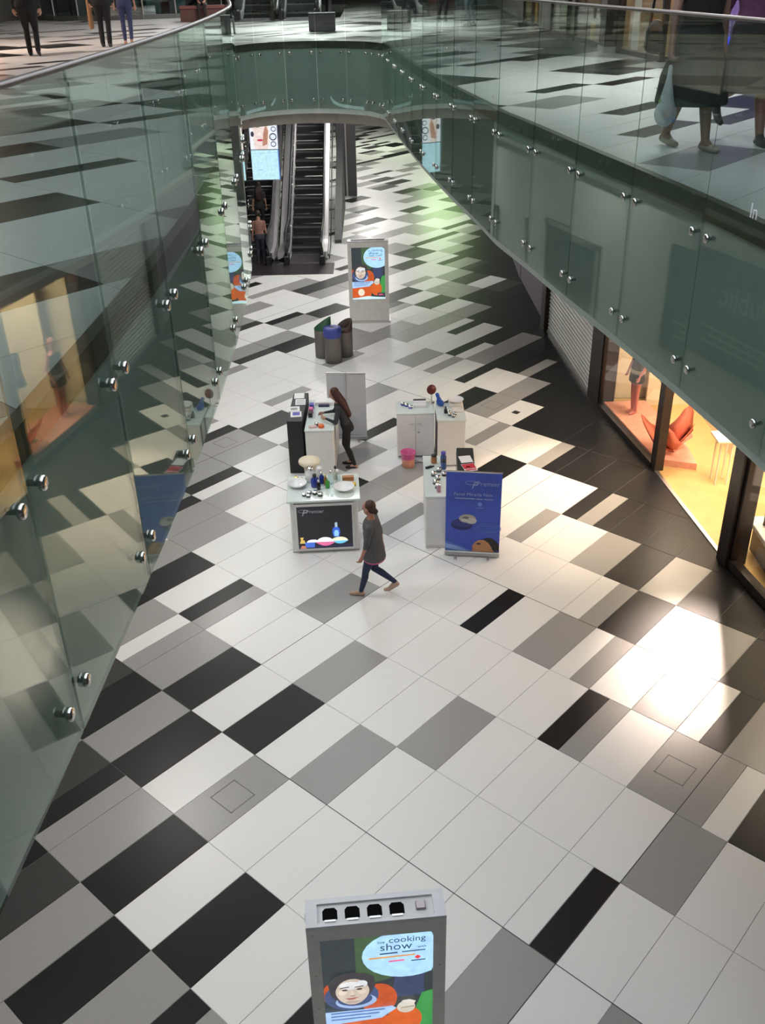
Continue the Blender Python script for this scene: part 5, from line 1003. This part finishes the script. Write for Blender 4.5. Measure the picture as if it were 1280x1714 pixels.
# bags carried
def rot2(p, rz, loc): c, s = math.cos(rz), math.sin(rz); return (loc[0] + c * p[0] - s * p[1], loc[1] + s * p[0] + c * p[1], loc[2] + p[2])
hx = rot2((.33, .10, .66), -2.77, (2.76, 8.96, ZU))
pb = thing('plastic_bag', 'white translucent plastic shopping bag held by the woman in the dark dress', 'bag', (hx[0], hx[1], ZU + .22), .3)
pm = mat('bag_plastic', (.80, .85, .92), .35, var=.1, scale=20); pm.node_tree.nodes['Principled BSDF'].inputs['Alpha'].default_value = .62
fuse('bag_body', [('e', (0, 0, .10), (.10, .08, .11), 0), ('c', (0, 0, .14), (0, 0, .38), .075, .022, 0), ('c', (0, 0, .38), (0, 0, .46), .022, .02, 0)], [pm], .010, pb)
MB().sphere((0.02, 0, .10), (.05, .045, .05), 12).build('contents', mat('goods_red', (.55, .06, .10), .5), pb); MB().sphere((-.03, .01, .17), (.04, .04, .07), 12).build('contents', mat('goods_green', (.35, .55, .40), .5), pb); MB().sphere((.04, -.02, .05), (.05, .04, .03), 12).build('contents', mat('goods_blue', (.1, .3, .75), .5), pb)
hb = rot2((.37, -.10, .80), -2.77, (2.76, 8.96, ZU))
hbg = thing('handbag', 'black handbag on the arm of the woman in the dark dress', 'bag', (hb[0], hb[1], ZU + .78), .4); fuse('bag_body', [('e', (0, 0, .12), (.06, .12, .13), 0), ('e', (0, 0, .05), (.065, .13, .07), 0)], [BLACK], .012, hbg); MB().tube([(0, -.09, .2), (0, -.06, .42), (0, .0, .5), (0, .06, .42), (0, .09, .2)], .012, 8).build('strap', BLACK, hbg)
tb = thing('tan_bag', 'long tan bag carried beside the black trousers at the upper left', 'bag', (-6.06, 23.25, ZU + .34), 0); fuse('bag_body', [('c', (0, 0, .06), (0, 0, .75), .055, .045, 0)], [mat('bag_tan', (.30, .16, .07), .7)], .014, tb); MB().tube([(0, 0, .7), (.1, 0, 1.0)], .01, 6).build('strap', mat('bag_tan', (.30, .16, .07), .7), tb)

# ------------------------------------------------------------------ lamps of the place, then added fill lights over the upper floor
light('entrance_spot', 'SPOT', (5.62, 14.05, 3.25), ENTR, (1.0, .78, .66), (3.98, 10.2, 0), .04, spot=27, blend=1.0)
light('soffit_spot', 'SPOT', (4.15, 17.2, 4.85), SOFF, (1.0, .74, .52), (3.35, 14.9, 0), .10, spot=48, blend=1.0)
light('soffit_spot', 'SPOT', (4.2, 20.5, 4.85), SOFF * .25, (1.0, .88, .72), (3.3, 19.0, 0), .10, spot=60, blend=1.0)
light('green_shop_light', 'AREA', (3.4, 52, 4.3), GREENL, (.62, 1.0, .40), (0.6, 48, 0), 2.5)
light('upper_left_lamp', 'AREA', (-9.5, 22, 10.2), ULAMP, (1.0, .74, .58), (-7, 22, ZU), 3.0)
for i, y in enumerate((27, 34, 42, 50)): light('bridge_downlight', 'AREA', (-.5 if i else -1.2, y + 1.5, ZS - .05), BRIDGE, (1.0, .97, .92), (-.5, y + 1.5, 0), 1.6)
for y in (6, 12, 18, 24): light('gallery_downlight', 'AREA', (-3.6, y, ZS - .05), GALL, (1.0, .96, .9), (-3.6, y, 0), .8)
light('bridge_fill', 'AREA', (-1.2, 28.5, 10.3), BRL, (1.0, .97, .95), (-1.2, 28.5, ZU), 3.0)  # unseen fill light added to brighten the bridge floor
light('gallery_fill', 'AREA', (4.2, 14, 10.3), BRL * .6, (1.0, .95, .9), (4.0, 14, ZU), 2.0)  # unseen fill added above the right gallery floor
light('far_fill', 'AREA', (-2.5, 37, 10.3), BRL, (1.0, .97, .95), (-2.5, 36, ZU), 3.0)  # added fill that lifts the dark far end of the upper level
